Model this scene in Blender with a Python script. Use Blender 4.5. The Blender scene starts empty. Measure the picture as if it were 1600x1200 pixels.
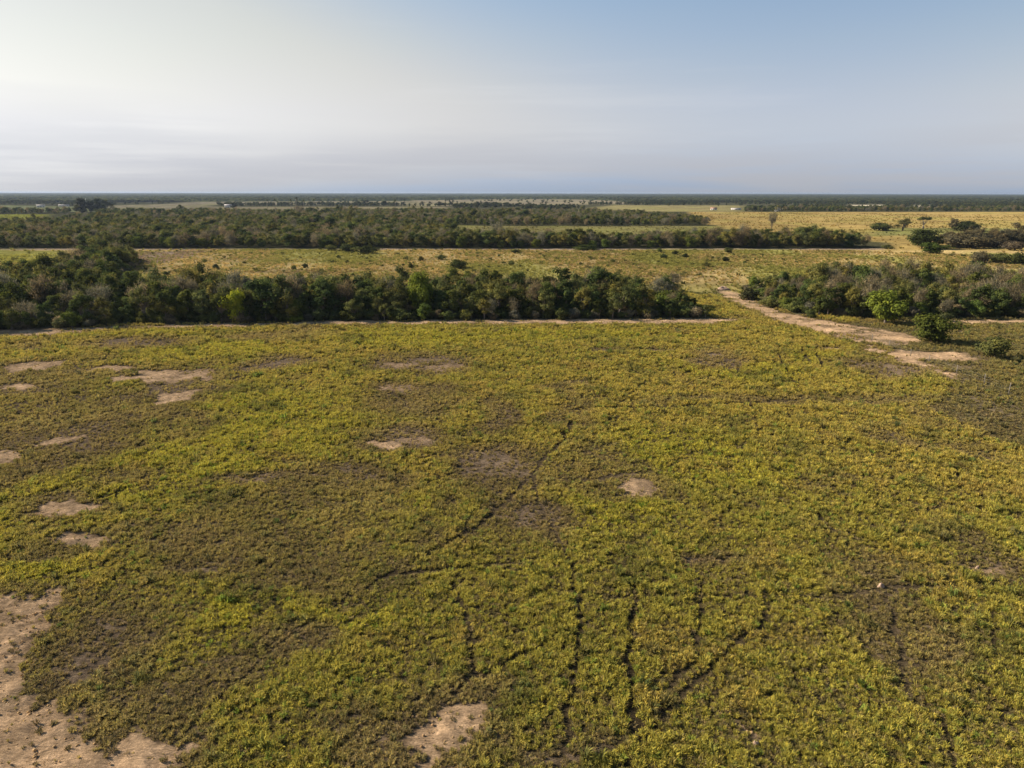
import bpy, math, random
import numpy as np
from mathutils import Matrix, Vector, Euler

R = math.radians
sc = bpy.context.scene
col = sc.collection

# ------------------------------------------------------------------ camera
H = 28.0
F = 1109.0                       # focal length in pixels of a 1600 px wide picture
PITCH, ROLL = 15.10, 0.09
cam_d = bpy.data.cameras.new('camera')
cam = bpy.data.objects.new('camera', cam_d)
col.objects.link(cam)
cam_d.sensor_fit = 'HORIZONTAL'
cam_d.sensor_width = 36.0
cam_d.lens = 36.0 * F / 1600.0
cam_d.clip_start = 0.5
cam_d.clip_end = 120000.0
MC = Matrix.Rotation(R(90 - PITCH), 4, 'X') @ Matrix.Rotation(R(ROLL), 4, 'Z')
cam.matrix_world = Matrix.Translation((0, 0, H)) @ MC
sc.camera = cam

# ------------------------------------------------------------------ light
SUN_AZ = -71.0                   # degrees from +Y (view direction), negative = left
SUN_EL = 29.0
SKY_STRENGTH = 0.05
SUN_STRENGTH = 5.0
EXPOSURE = 1.25

sc.view_settings.view_transform = 'Standard'
sc.view_settings.look = 'None'
sc.view_settings.gamma = 1.0
sc.view_settings.use_curve_mapping = False
sc.view_settings.exposure = EXPOSURE

sd = Vector((math.sin(R(SUN_AZ)) * math.cos(R(SUN_EL)), math.cos(R(SUN_AZ)) * math.cos(R(SUN_EL)), math.sin(R(SUN_EL))))
sun_d = bpy.data.lights.new('sun', 'SUN')
sun_d.energy = SUN_STRENGTH
sun_d.angle = R(0.7)
sun_d.color = (1.0, 0.89, 0.72)
sun = bpy.data.objects.new('sun', sun_d)
sun.rotation_euler = sd.to_track_quat('Z', 'Y').to_euler()
sun.location = (-200, 50, 150)
col.objects.link(sun)

world = bpy.data.worlds.new('World')
sc.world = world
world.use_nodes = True
wt = world.node_tree
wt.nodes.clear()


def wn(t, **kw):
    n = wt.nodes.new(t)
    for k, v in kw.items():
        setattr(n, k, v)
    return n


def wmath(op, a, b=None, clamp=False):
    n = wn('ShaderNodeMath', operation=op, use_clamp=clamp)
    for i, v in enumerate((a, b)):
        if v is None:
            continue
        if isinstance(v, (int, float)):
            n.inputs[i].default_value = v
        else:
            wt.links.new(v, n.inputs[i])
    return n.outputs[0]


sky = wn('ShaderNodeTexSky', sky_type='NISHITA', sun_disc=False)
sky.sun_elevation = R(SUN_EL)
sky.sun_rotation = R(SUN_AZ)
sky.altitude = 50
sky.air_density = 2.0
sky.dust_density = 0.3
sky.ozone_density = 1.0
tc = wn('ShaderNodeTexCoord')
sep = wn('ShaderNodeSeparateXYZ')
wt.links.new(tc.outputs['Generated'], sep.inputs[0])
bw = wn('ShaderNodeRGBToBW')
wt.links.new(sky.outputs[0], bw.inputs[0])
# thin veil and a low streaky cloud bank, all the way round
mp = wn('ShaderNodeMapping')
mp.inputs['Scale'].default_value = (2.2, 2.2, 34.0)
wt.links.new(tc.outputs['Generated'], mp.inputs[0])
ns = wn('ShaderNodeTexNoise')
ns.inputs['Scale'].default_value = 1.0
ns.inputs['Detail'].default_value = 5.0
ns.inputs['Roughness'].default_value = 0.55
wt.links.new(mp.outputs[0], ns.inputs['Vector'])
mp2 = wn('ShaderNodeMapping')
mp2.inputs['Scale'].default_value = (1.3, 1.3, 5.0)
wt.links.new(tc.outputs['Generated'], mp2.inputs[0])
ns2 = wn('ShaderNodeTexNoise')
ns2.inputs['Scale'].default_value = 1.0
ns2.inputs['Detail'].default_value = 3.0
wt.links.new(mp2.outputs[0], ns2.inputs['Vector'])
z = sep.outputs['Z']
up = wmath('MULTIPLY_ADD', z, -9.0)
up.node.inputs[2].default_value = 1.55
low = wmath('MINIMUM', wmath('MAXIMUM', up, 0.0), 1.0)          # 1 near the horizon, 0 above ~10 degrees
edge = wmath('ADD', z, wmath('MULTIPLY', wmath('ADD', wmath('SUBTRACT', ns.outputs['Fac'], 0.5), wmath('MULTIPLY', wmath('SUBTRACT', ns2.outputs['Fac'], 0.5), 1.3)), 0.13))
er = wn('ShaderNodeMapRange', interpolation_type='SMOOTHSTEP')
er.inputs[1].default_value = 0.112
er.inputs[2].default_value = 0.052
wt.links.new(edge, er.inputs[0])
sr = wn('ShaderNodeMapRange', interpolation_type='SMOOTHSTEP')
sr.inputs[1].default_value = 0.34
sr.inputs[2].default_value = 0.62
sr.inputs[3].default_value = 0.30
wt.links.new(ns.outputs['Fac'], sr.inputs[0])
bank = wmath('MULTIPLY', er.outputs[0], sr.outputs[0])
# whitened (hazy) sky
hz = wn('ShaderNodeMix', data_type='RGBA', blend_type='MULTIPLY')
hz.inputs[0].default_value = 1.0
tr_ = wn('ShaderNodeMapRange', interpolation_type='SMOOTHSTEP')
tr_.inputs[1].default_value = 4.3
tr_.inputs[2].default_value = 6.5
wt.links.new(bw.outputs[0], tr_.inputs[0])
tint = wn('ShaderNodeMix', data_type='RGBA')
tz = wn('ShaderNodeMapRange', interpolation_type='SMOOTHSTEP')
tz.inputs[1].default_value = 0.05
tz.inputs[2].default_value = 0.45
wt.links.new(z, tz.inputs[0])
blue = wn('ShaderNodeMix', data_type='RGBA')
blue.inputs[6].default_value = (0.65, 0.84, 1.13, 1)
blue.inputs[7].default_value = (0.44, 0.76, 1.32, 1)
wt.links.new(tz.outputs[0], blue.inputs[0])
wt.links.new(blue.outputs[2], tint.inputs[6])
tint.inputs[7].default_value = (0.915, 0.915, 0.92, 1)
wt.links.new(tr_.outputs[0], tint.inputs[0])
wt.links.new(tint.outputs[2], hz.inputs[7])
wt.links.new(bw.outputs[0], hz.inputs[6])
veilf = wmath('MULTIPLY_ADD', ns2.outputs['Fac'], 0.4)
veilf.node.inputs[2].default_value = 0.62
veilf = wmath('ADD', veilf, wmath('MULTIPLY', low, 0.2), clamp=True)
m1 = wn('ShaderNodeMix', data_type='RGBA')
wt.links.new(veilf, m1.inputs[0])
wt.links.new(sky.outputs[0], m1.inputs[6])
wt.links.new(hz.outputs[2], m1.inputs[7])
ck = wn('ShaderNodeMix', data_type='RGBA', blend_type='MULTIPLY')
ck.inputs[0].default_value = 1.0
ck.inputs[7].default_value = (1.82, 1.87, 2.03, 1)
wt.links.new(wmath('SQRT', bw.outputs[0]), ck.inputs[6])
m2 = wn('ShaderNodeMix', data_type='RGBA')
wt.links.new(wmath('MULTIPLY', bank, 0.9), m2.inputs[0])
wt.links.new(m1.outputs[2], m2.inputs[6])
wt.links.new(ck.outputs[2], m2.inputs[7])
# a few thin high streaks
mp3 = wn('ShaderNodeMapping')
mp3.inputs['Scale'].default_value = (1.6, 1.6, 22.0)
mp3.inputs['Rotation'].default_value = (0, R(4), 0)
mp3.inputs['Location'].default_value = (3.1, 0.4, 0.7)
wt.links.new(tc.outputs['Generated'], mp3.inputs[0])
ns3 = wn('ShaderNodeTexNoise')
ns3.inputs['Scale'].default_value = 1.0
ns3.inputs['Detail'].default_value = 6.0
ns3.inputs['Roughness'].default_value = 0.6
wt.links.new(mp3.outputs[0], ns3.inputs['Vector'])
cr = wn('ShaderNodeMapRange', interpolation_type='SMOOTHSTEP')
cr.inputs[1].default_value = 0.54
cr.inputs[2].default_value = 0.76
cr.inputs[4].default_value = 0.15
wt.links.new(ns3.outputs['Fac'], cr.inputs[0])
wh = wn('ShaderNodeMix', data_type='RGBA', blend_type='MULTIPLY')
wh.inputs[0].default_value = 1.0
wh.inputs[7].default_value = (1.22, 1.22, 1.24, 1)
wt.links.new(bw.outputs[0], wh.inputs[6])
m3 = wn('ShaderNodeMix', data_type='RGBA')
wt.links.new(cr.outputs[0], m3.inputs[0])
wt.links.new(m2.outputs[2], m3.inputs[6])
wt.links.new(wh.outputs[2], m3.inputs[7])
bg = wn('ShaderNodeBackground')
bg.inputs['Strength'].default_value = SKY_STRENGTH
wo = wn('ShaderNodeOutputWorld')
wt.links.new(m3.outputs[2], bg.inputs[0])
wt.links.new(bg.outputs[0], wo.inputs[0])

cy = sc.cycles
cy.max_bounces = 5
cy.diffuse_bounces = 2
cy.glossy_bounces = 1
cy.transmission_bounces = 3
cy.transparent_max_bounces = 6
cy.volume_bounces = 0
cy.use_denoising = True

# ------------------------------------------------------------------ helpers
MC3 = np.array(MC.to_3x3())


def at(px, py):
    """ground point (z = 0) that stands at a pixel of the photograph"""
    d = MC3 @ np.array(((px - 800) / F, (600 - py) / F, -1.0))
    t = -H / min(d[2], -1e-4)
    return np.array((d[0] * t, d[1] * t))


def to_px(x, y, zz=0.0):
    v = MC3.T @ np.array((x, y, zz - H))
    return 800 + F * v[0] / -v[2], 600 - F * v[1] / -v[2]


def hash2(ix, iy, seed):
    h = (ix.astype(np.int64) * 374761393 + iy.astype(np.int64) * 668265263 + seed * 974634541) & 0xFFFFFFFF
    h = ((h ^ (h >> 13)) * 1274126177) & 0xFFFFFFFF
    h = h ^ (h >> 16)
    return (h & 0xFFFFFF) / float(0xFFFFFF)


def vnoise(x, y, seed=0):
    xi, yi = np.floor(x), np.floor(y)
    fx, fy = x - xi, y - yi
    fx, fy = fx * fx * (3 - 2 * fx), fy * fy * (3 - 2 * fy)
    a, b = hash2(xi, yi, seed), hash2(xi + 1, yi, seed)
    c, d = hash2(xi, yi + 1, seed), hash2(xi + 1, yi + 1, seed)
    return (a * (1 - fx) + b * fx) * (1 - fy) + (c * (1 - fx) + d * fx) * fy


def fbm(x, y, seed=0, oct=4, rough=0.5):
    s, a, t = 0, 1.0, 0
    for k in range(oct):
        s = s + a * vnoise(x * 2 ** k + 17.3 * k, y * 2 ** k - 9.1 * k, seed + k)
        t += a
        a *= rough
    return s / t


def smooth(e0, e1, v):
    t = np.clip((v - e0) / (e1 - e0), 0, 1)
    return t * t * (3 - 2 * t)


def poly(pts):
    return np.array([at(*p) for p in pts])


def sdist(x, y, P):
    """signed distance to a polygon, negative inside"""
    d = np.full(x.shape, 1e18)
    s = np.zeros(x.shape, bool)
    n = len(P)
    for i in range(n):
        ax, ay = P[i]
        bx, by = P[(i + 1) % n]
        ex, ey = bx - ax, by - ay
        wx, wy = x - ax, y - ay
        t = np.clip((wx * ex + wy * ey) / (ex * ex + ey * ey + 1e-12), 0, 1)
        d = np.minimum(d, (wx - ex * t) ** 2 + (wy - ey * t) ** 2)
        c = ((ay > y) != (by > y)) & (x < (bx - ax) * (y - ay) / (by - ay + 1e-12) + ax)
        s ^= c
    d = np.sqrt(d)
    return np.where(s, -d, d)


def ldist(x, y, L):
    d = np.full(x.shape, 1e18)
    for i in range(len(L) - 1):
        ax, ay = L[i]
        bx, by = L[i + 1]
        ex, ey = bx - ax, by - ay
        wx, wy = x - ax, y - ay
        t = np.clip((wx * ex + wy * ey) / (ex * ex + ey * ey + 1e-12), 0, 1)
        d = np.minimum(d, (wx - ex * t) ** 2 + (wy - ey * t) ** 2)
    return np.sqrt(d)


def ell(cx, cyy, rx, ry):
    a, b = at(cx, cyy - ry), at(cx, cyy + ry)
    e = at(cx + rx, cyy)
    c0 = at(cx, cyy)
    mid = (a + b) / 2
    return (c0[0], mid[1], abs(e[0] - c0[0]), max((a[1] - b[1]) / 2, 0.3))


def ellv(x, y, E):
    """soft ellipse: >0 inside"""
    return 1 - np.sqrt(((x - E[0]) / E[2]) ** 2 + ((y - E[1]) / E[3]) ** 2)


# ------------------------------------------------------------------ land map
# soft ellipses / outlines of the ground cover, all turned into ground coordinates
BARE_E = [ell(*e) for e in (
    (1003, 758, 34, 12), (108, 797, 42, 10), (137, 846, 34, 7), (258, 588, 62, 8), (180, 575, 24, 4), (276, 621, 26, 9),
    (50, 572, 36, 7), (95, 690, 20, 5), (0, 720, 30, 10), (22, 603, 22, 3.5), (692, 576, 24, 7), (622, 570, 26, 3.5), (615, 607, 28, 6),
    (490, 743, 20, 4), (402, 750, 16, 3), (350, 903, 20, 4), (1180, 1163, 9, 6),
    (1540, 885, 26, 8), (1455, 556, 60, 6), (1490, 572, 30, 4), (655, 688, 40, 4), (600, 693, 22, 4), (1300, 545, 14, 2))]
BARE_P = [poly(p) for p in (
    ((-60, 930), (95, 933), (62, 985), (38, 1045), (60, 1090), (125, 1128), (168, 1150), (130, 1178), (215, 1160), (272, 1190), (230, 1260), (-60, 1260)),
    ((742, 1092), (737, 1148), (700, 1165), (655, 1205), (625, 1215), (640, 1168), (612, 1150), (660, 1128), (682, 1100)),
    # strip of dirt along the foot of the near belt, then the dirt track and its sandy fan
    ((-60, 519), (120, 511), (500, 502), (1110, 497), (1160, 498), (1110, 506), (620, 507), (480, 509), (200, 514), (60, 524), (-60, 529)),
    ((1112, 456), (1140, 452), (1165, 462), (1212, 484), (1262, 497), (1325, 507), (1410, 520), (1440, 531), (1425, 539), (1380, 541), (1318, 531), (1262, 514), (1205, 499), (1165, 481)),
    ((1340, 535), (1390, 548), (1440, 566), (1495, 583), (1486, 592), (1430, 574), (1370, 552)),
    ((1460, 500), (1700, 499), (1700, 504), (1500, 506)))]
DRY_E = [ell(*e) for e in (
    (210, 537, 95, 11), (420, 525, 95, 8), (430, 568, 60, 12), (655, 568, 85, 17), (645, 628, 75, 30), (640, 686, 90, 20), (780, 650, 40, 32),
    (760, 735, 80, 45), (815, 810, 75, 45), (1100, 890, 70, 14), (150, 585, 180, 12), (265, 620, 70, 20), (560, 745, 60, 25), (1380, 575, 80, 16),
    (100, 1030, 150, 90), (250, 1130, 110, 60), (640, 1140, 110, 70), (900, 1185, 90, 25), (60, 603, 120, 25), (1240, 625, 260, 7),
    (1120, 560, 45, 16), (1540, 885, 50, 18), (720, 1085, 70, 25), (100, 800, 100, 22), (130, 848, 90, 14), (460, 1010, 80, 40), (300, 1090, 120, 50), (990, 760, 70, 22))]
DRY_P = [poly(p) for p in (
    ((-80, 640), (140, 605), (240, 615), (335, 640), (290, 680), (200, 705), (100, 742), (-80, 800)),
    ((190, 850), (330, 775), (470, 728), (570, 722), (660, 755), (610, 800), (540, 850), (650, 830), (590, 880), (700, 862), (640, 900), (560, 930), (420, 930), (300, 905), (235, 905)),
    ((1450, 640), (1530, 632), (1620, 650), (1700, 690), (1700, 720), (1560, 690), (1500, 672)))]
WORN_E = [ell(*e) for e in (
    (655, 568, 75, 13), (640, 610, 55, 12), (640, 687, 80, 14), (815, 812, 60, 34), (770, 725, 60, 26), (785, 650, 28, 20), (430, 568, 48, 9), (215, 537, 70, 8), (265, 605, 60, 22),
    (90, 690, 110, 30), (560, 740, 70, 14), (400, 750, 90, 12), (1540, 656, 75, 20), (1125, 562, 36, 12), (1100, 890, 55, 10), (330, 880, 60, 14), (150, 1010, 60, 40), (900, 1190, 70, 14), (1390, 578, 70, 10), (1000, 548, 60, 5), (880, 600, 60, 5))]
LUSH_E = [ell(*e) for e in (
    (120, 885, 150, 38), (340, 545, 160, 18), (560, 790, 130, 45), (330, 690, 150, 30), (400, 640, 120, 25), (300, 990, 160, 40), (200, 605, 60, 14),
    (640, 530, 160, 14), (1150, 580, 110, 26), (1050, 700, 120, 35), (950, 800, 120, 40), (1150, 740, 150, 30), (530, 960, 150, 40), (1300, 565, 60, 14), (330, 525, 250, 10), (850, 525, 250, 10))]
LUSH_P = [poly(p) for p in (((-60, 800), (100, 750), (250, 690), (400, 650), (560, 640), (520, 700), (420, 735), (300, 765), (200, 790), (-60, 870)),)]
TRACKS = [(np.array([at(*p) for p in pts]), w) for w, pts in (
    (0.34, ((893, 660), (880, 690), (850, 715), (830, 745), (790, 785), (740, 825), (680, 860))),
    (0.24, ((680, 860), (600, 905), (520, 955), (430, 1010), (370, 1070), (300, 1140), (230, 1200))),
    (0.28, ((835, 745), (842, 790), (865, 830), (890, 880), (903, 940), (905, 1000), (890, 1080), (885, 1150), (875, 1210))),
    (0.34, ((992, 915), (986, 1000), (980, 1060), (990, 1140))),
    (0.26, ((1100, 910), (1095, 960), (1085, 1030), (1050, 1070), (1030, 1110), (990, 1145), (940, 1180))),
    (0.17, ((1165, 615), (1178, 655), (1190, 700), (1202, 740))),
    (0.24, ((1205, 745), (1240, 770), (1275, 805), (1300, 830))),
    (0.20, ((1212, 548), (1240, 600), (1252, 622))),
    (0.26, ((1254, 545), (1269, 577))), (0.26, ((1273, 547), (1285, 577))),
    (0.32, ((1375, 925), (1395, 960), (1405, 1000), (1410, 1040))),
    (0.24, ((1410, 1040), (1420, 1090), (1470, 1120), (1482, 1165), (1495, 1210))),
    (0.30, ((950, 935), (1150, 930), (1250, 936), (1350, 925), (1450, 917), (1640, 914))),
    (0.36, ((870, 747), (910, 750), (1000, 740), (1060, 745), (1110, 758))),
    (0.40, ((900, 640), (1060, 637), (1160, 632), (1262, 625), (1330, 634))),
    (0.24, ((710, 920), (742, 1000), (738, 1060), (700, 1090))),
    (0.28, ((740, 1060), (800, 1035), (850, 1010))),
    (0.22, ((1550, 955), (1556, 1010))),
        (0.34, ((600, 905), (650, 895), (720, 890), (800, 880))),
    (0.30, ((850, 535), (960, 528), (1060, 524), (1180, 515))),
    (0.22, ((960, 640), (1000, 605), (1100, 575), (1150, 560))),
    (0.22, ((1530, 745), (1500, 740), (1470, 760))),
    (0.26, ((1000, 1160), (1090, 1060), (1170, 985), (1200, 960))),
    (0.22, ((530, 600), (600, 597), (640, 640))))]
FENCE_L = np.array([at(*p) for p in ((1362, 534), (1382, 541), (1433, 561), (1478, 577), (1502, 588), (1560, 610), (1640, 640))])
ROUGH_P = poly(((1300, 506), (1382, 541), (1433, 561), (1478, 577), (1502, 588), (1460, 640), (1560, 690), (1720, 730), (1720, 490), (1440, 500)))

GOLD = np.array((0.33, 0.225, 0.085))
def C(*a):
    return np.array(a)


def land(x, y):
    """cover of the near land: bare, dry, lush (0..1) and the distance to the nearest trodden track"""
    wx = x + (fbm(x * 0.16, y * 0.16, 3) - 0.5) * 7 + (fbm(x * 0.9, y * 0.9, 5, 2) - 0.5) * 1.4
    wy = y + (fbm(x * 0.16, y * 0.16, 11) - 0.5) * 8 + (fbm(x * 0.9, y * 0.9, 13, 2) - 0.5) * 1.6
    sx = x + (fbm(x * 0.35, y * 0.35, 21) - 0.5) * 3.0 + (fbm(x * 1.3, y * 1.3, 23, 2) - 0.5) * 1.2
    sy = y + (fbm(x * 0.35, y * 0.35, 27) - 0.5) * 3.6 + (fbm(x * 1.3, y * 1.3, 29, 2) - 0.5) * 1.4
    bare = np.zeros(x.shape)
    dry = np.zeros(x.shape)
    for k_, E in enumerate(BARE_E):
        e = ellv(sx, sy, E) + (fbm(x * 0.5, y * 0.35, 33, 4, 0.6) - 0.5) * 1.5
        bare = np.maximum(bare, smooth(-0.42, 0.22, e) * (0.42 if k_ in (10, 11, 12, 13, 14, 15, 16, 17, 19, 20) else (0.7 if k_ == 0 else 1.0)))
        dry = np.maximum(dry, smooth(-1.3, -0.2, e) * 0.85)
    for k_, P in enumerate(BARE_P):
        e = sdist(sx, sy, P) + (fbm(x * 0.7, y * 0.6, 35, 3, 0.6) - 0.5) * 2.0
        bare = np.maximum(bare, smooth(0.7, -1.1, e) * (1 - (0.5 if k_ > 1 else 0.1) * smooth(0.54, 0.66, fbm(x * 0.3 + 3, y * 0.3, 37, 3))))
        dry = np.maximum(dry, smooth(3.0, 0.2, e) * 0.8)
    for E in DRY_E:
        dry = np.maximum(dry, smooth(-0.45, 0.5, ellv(wx, wy, E)))
    for P in DRY_P:
        dry = np.maximum(dry, smooth(3.0, -4.0, sdist(wx, wy, P)))
    dry = np.maximum(dry, smooth(0.60, 0.76, fbm(x * 0.11 + 40, y * 0.075, 51)) * 0.85)
    dn = smooth(0.34, 0.60, 0.6 * fbm(x * 0.20, y * 0.17, 53, 4, 0.6) + 0.4 * fbm(x * 0.05, y * 0.05, 55, 2))
    dry = dry * (0.66 + 0.34 * dn)
    worn = np.zeros(x.shape)
    for E in WORN_E:
        worn = np.maximum(worn, smooth(-0.25, 0.55, ellv(wx, wy, E) + (fbm(x * 0.3, y * 0.25, 57, 4, 0.6) - 0.5) * 1.8))
    dry = np.maximum(dry, worn * 0.8) + worn * 0.5
    lush = np.zeros(x.shape)
    for E in LUSH_E:
        lush = np.maximum(lush, smooth(-0.2, 0.5, ellv(wx, wy, E)))
    for P in LUSH_P:
        lush = np.maximum(lush, smooth(2.0, -2.0, sdist(wx, wy, P)))
    lush = lush * np.clip(1 - dry, 0, 1)
    trk = np.full(x.shape, 9.0)
    jx = x + (fbm(x * 0.6, y * 0.6, 61, 2) - 0.5) * 0.7
    jy = y + (fbm(x * 0.6, y * 0.6, 63, 2) - 0.5) * 0.7
    for L, w in TRACKS:
        trk = np.minimum(trk, ldist(jx, jy, L) / (w * (0.82 + 0.30 * smooth(60, 110, y))))
    return bare, dry, lush, trk


# woods (outlines where trunks stand)
WOOD_LEFT = poly(((-140, 524), (-140, 452), (0, 448), (60, 436), (115, 418), (150, 406), (196, 401), (222, 412), (178, 440), (190, 462), (205, 505), (120, 512), (0, 517)))
BELT_LEFT = poly(((205, 506), (500, 502), (800, 499.5), (1108, 497), (1085, 486), (1050, 476), (990, 468), (190, 463)))
BELT_RIGHT = poly(((1158, 452), (1200, 473), (1245, 491), (1310, 496), (1470, 497.5), (1760, 496), (1760, 458), (1560, 455), (1400, 452), (1260, 448)))
WOODS_FAR = [poly(p) for p in (
    ((-160, 388), (1320, 388), (1372, 387), (1340, 385), (1285, 379), (760, 379), (690, 372), (-160, 370)),
    ((-160, 378), (690, 378), (720, 362), (640, 349), (600, 340), (500, 333), (330, 336), (240, 344), (110, 345), (80, 352), (-160, 357)),
    ((640, 349), (760, 353), (1112, 353), (1085, 346), (1000, 338), (930, 334), (500, 333)),
    ((150, 337), (330, 337), (330, 333.5), (150, 333.5)),
    ((-160, 334.5), (112, 334.5), (112, 331.5), (-160, 331.5)),
    ((1165, 331), (1720, 331), (1720, 329.3), (1165, 329.3)),
    ((1430, 386), (1500, 386), (1700, 386), (1700, 381), (1480, 382)))]
FOREST = C(0.065, 0.062, 0.032)
SAND = C(0.455, 0.305, 0.182)
FIELDS = [(poly(p), np.array(c), s) for p, c, s in (
    (((-300, 470), (1900, 470), (1900, 389), (-300, 389)), (0.47, 0.345, 0.150), 3),
    (((-300, 415), (70, 412), (110, 400), (90, 392), (-300, 391)), (0.34, 0.31, 0.08), 4),
    (((195, 412), (212, 394), (330, 392), (300, 400), (255, 412)), (0.34, 0.25, 0.175), 3),
    (((1385, 391.5), (1395, 380), (1100, 355), (1075, 331), (1900, 331), (1900, 391)), (0.37, 0.265, 0.095), 6),
    (((1350, 368), (1900, 372), (1900, 357), (1380, 356)), (0.21, 0.20, 0.07), 12),
    (((690, 366), (1130, 366), (1120, 352), (700, 350)), (0.22, 0.195, 0.075), 6),
    (((-300, 353), (50, 349), (78, 335), (-300, 334.5)), (0.27, 0.27, 0.05), 8),
    (((140, 341.5), (320, 341.5), (330, 337), (150, 337)), (0.30, 0.29, 0.10), 10),
    (((-300, 331), (140, 331), (170, 324), (0, 320.5), (-300, 321)), (0.19, 0.20, 0.105), 20),
    (((170, 331), (330, 331), (330, 317), (170, 321)), (0.24, 0.205, 0.13), 20),
    (((330, 334), (640, 332), (700, 331), (700, 323), (330, 323)), (0.235, 0.195, 0.12), 15),
    (((260, 320), (640, 320), (640, 314), (300, 315)), (0.255, 0.215, 0.145), 30),
    (((640, 322.5), (760, 321), (1000, 319), (960, 313.5), (900, 311.5), (800, 311), (640, 313)), (0.26, 0.215, 0.145), 30),
    (((880, 330), (1160, 331), (1160, 321), (960, 320.5)), (0.27, 0.225, 0.105), 20),
    (((1325, 324), (1385, 324), (1380, 320), (1330, 320)), (0.55, 0.48, 0.36), 15),
    (((1432, 324), (1468, 324), (1465, 320.5), (1435, 320.5)), (0.55, 0.47, 0.36), 15),
    (((1040, 503), (1210, 503), (1165, 463), (1120, 452), (1080, 466)), (0.20, 0.165, 0.08), 1.5),
    (((-300, 390.6), (1380, 390.2), (1380, 388.3), (-300, 388.3)), (0.36, 0.27, 0.19), 1.0))]


def ground_colour(x, y):
    d = np.hypot(x, y)
    c = np.empty(x.shape + (3,))
    n50 = fbm(x * 0.018, y * 0.006, 71)
    n8 = fbm(x * 0.05, y * 0.085, 73)
    bare, dry, lush, trk = land(x, y)
    soil = C(0.068, 0.052, 0.028)
    c[:] = soil
    c *= (0.8 + 0.4 * fbm(x * 0.25, y * 0.25, 75))[:, None]
    c += (C(0.075, 0.068, 0.026) - soil) * (lush * 0.8)[:, None]
    c += (C(0.140, 0.102, 0.066) - soil) * (dry * (1 - lush))[:, None]
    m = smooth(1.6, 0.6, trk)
    c += (C(0.07, 0.052, 0.030) - c) * (m * 0.8)[:, None]  # track soil: the shade between the tall grass put into its colour
    sand = SAND * (0.80 + 0.40 * fbm(x * 0.8, y * 0.8, 77))[:, None]
    lit = smooth(0.52, 0.66, fbm(x * 0.45 + 7, y * 0.45, 79, 4, 0.65)) * 0.45
    sand = sand + (C(0.135, 0.098, 0.062) - sand) * lit[:, None]
    c += (sand - c) * (bare)[:, None]
    r = smooth(1.5, -1.5, sdist(x, y, ROUGH_P)) * (1 - bare)
    rc = C(0.095, 0.082, 0.04) + (C(0.15, 0.115, 0.07) - C(0.095, 0.082, 0.04)) * smooth(0.45, 0.65, fbm(x * 0.12, y * 0.1, 81))[:, None]
    c += (rc - c) * (r * 0.9)[:, None]
    # beyond the near field: forest floor, then fields painted over it
    far = smooth(-1.0, 1.5, y - (at(800, 499)[1] + (at(0, 514)[1] - at(800, 499)[1]) * np.clip(-x / 110, 0, 1.4)))
    far = far * (1 - bare)
    fl = FOREST * np.ones_like(c)
    for P, cc, s in FIELDS:
        gk = 0.7 if s in (3, 4) else 0.3
        bb = (x > P[:, 0].min() - 6 * s) & (x < P[:, 0].max() + 6 * s) & (y > P[:, 1].min() - 6 * s) & (y < P[:, 1].max() + 6 * s)
        if not bb.any():
            continue
        k = np.zeros(x.shape)
        k[bb] = smooth(s, -s, sdist(x[bb], y[bb], P) + (n8[bb] - 0.5) * s * 1.5)
        fc = cc * 0.86 * (0.80 + 0.4 * n50 + 0.65 * (n8 - 0.5))[:, None]
        fc = fc * (1 - 0.32 * smooth(0.56, 0.70, fbm(x * 0.025, y * 0.22, 87, 3)))[:, None]
        g = smooth(0.46, 0.66, fbm(x * 0.03 + 9, y * 0.016, 83) + 0.25 * (n8 - 0.5))
        if 360 > P[:, 1].min() and s == 3 and len(P) == 4:
            g = np.maximum(g, smooth(240, 205, y) * 0.7)
        fc = fc + (C(0.23, 0.235, 0.055) - fc) * (g * gk)[:, None]
        fl += (fc - fl) * k[:, None]
    for P in (WOOD_LEFT, BELT_LEFT, BELT_RIGHT, *WOODS_FAR):
        k = smooth(1.5, -1.0, sdist(x, y, P))
        fl += (FOREST - fl) * (k * 0.85)[:, None]
    c += (fl - c) * far[:, None]
    return np.clip(c, 0, 1), bare


# ------------------------------------------------------------------ materials
def new_mat(name):
    m = bpy.data.materials.new(name)
    m.use_nodes = True
    m.node_tree.nodes.clear()
    return m, m.node_tree


def mnode(t, typ, **kw):
    n = t.nodes.new(typ)
    for k, v in kw.items():
        setattr(n, k, v)
    return n


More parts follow.
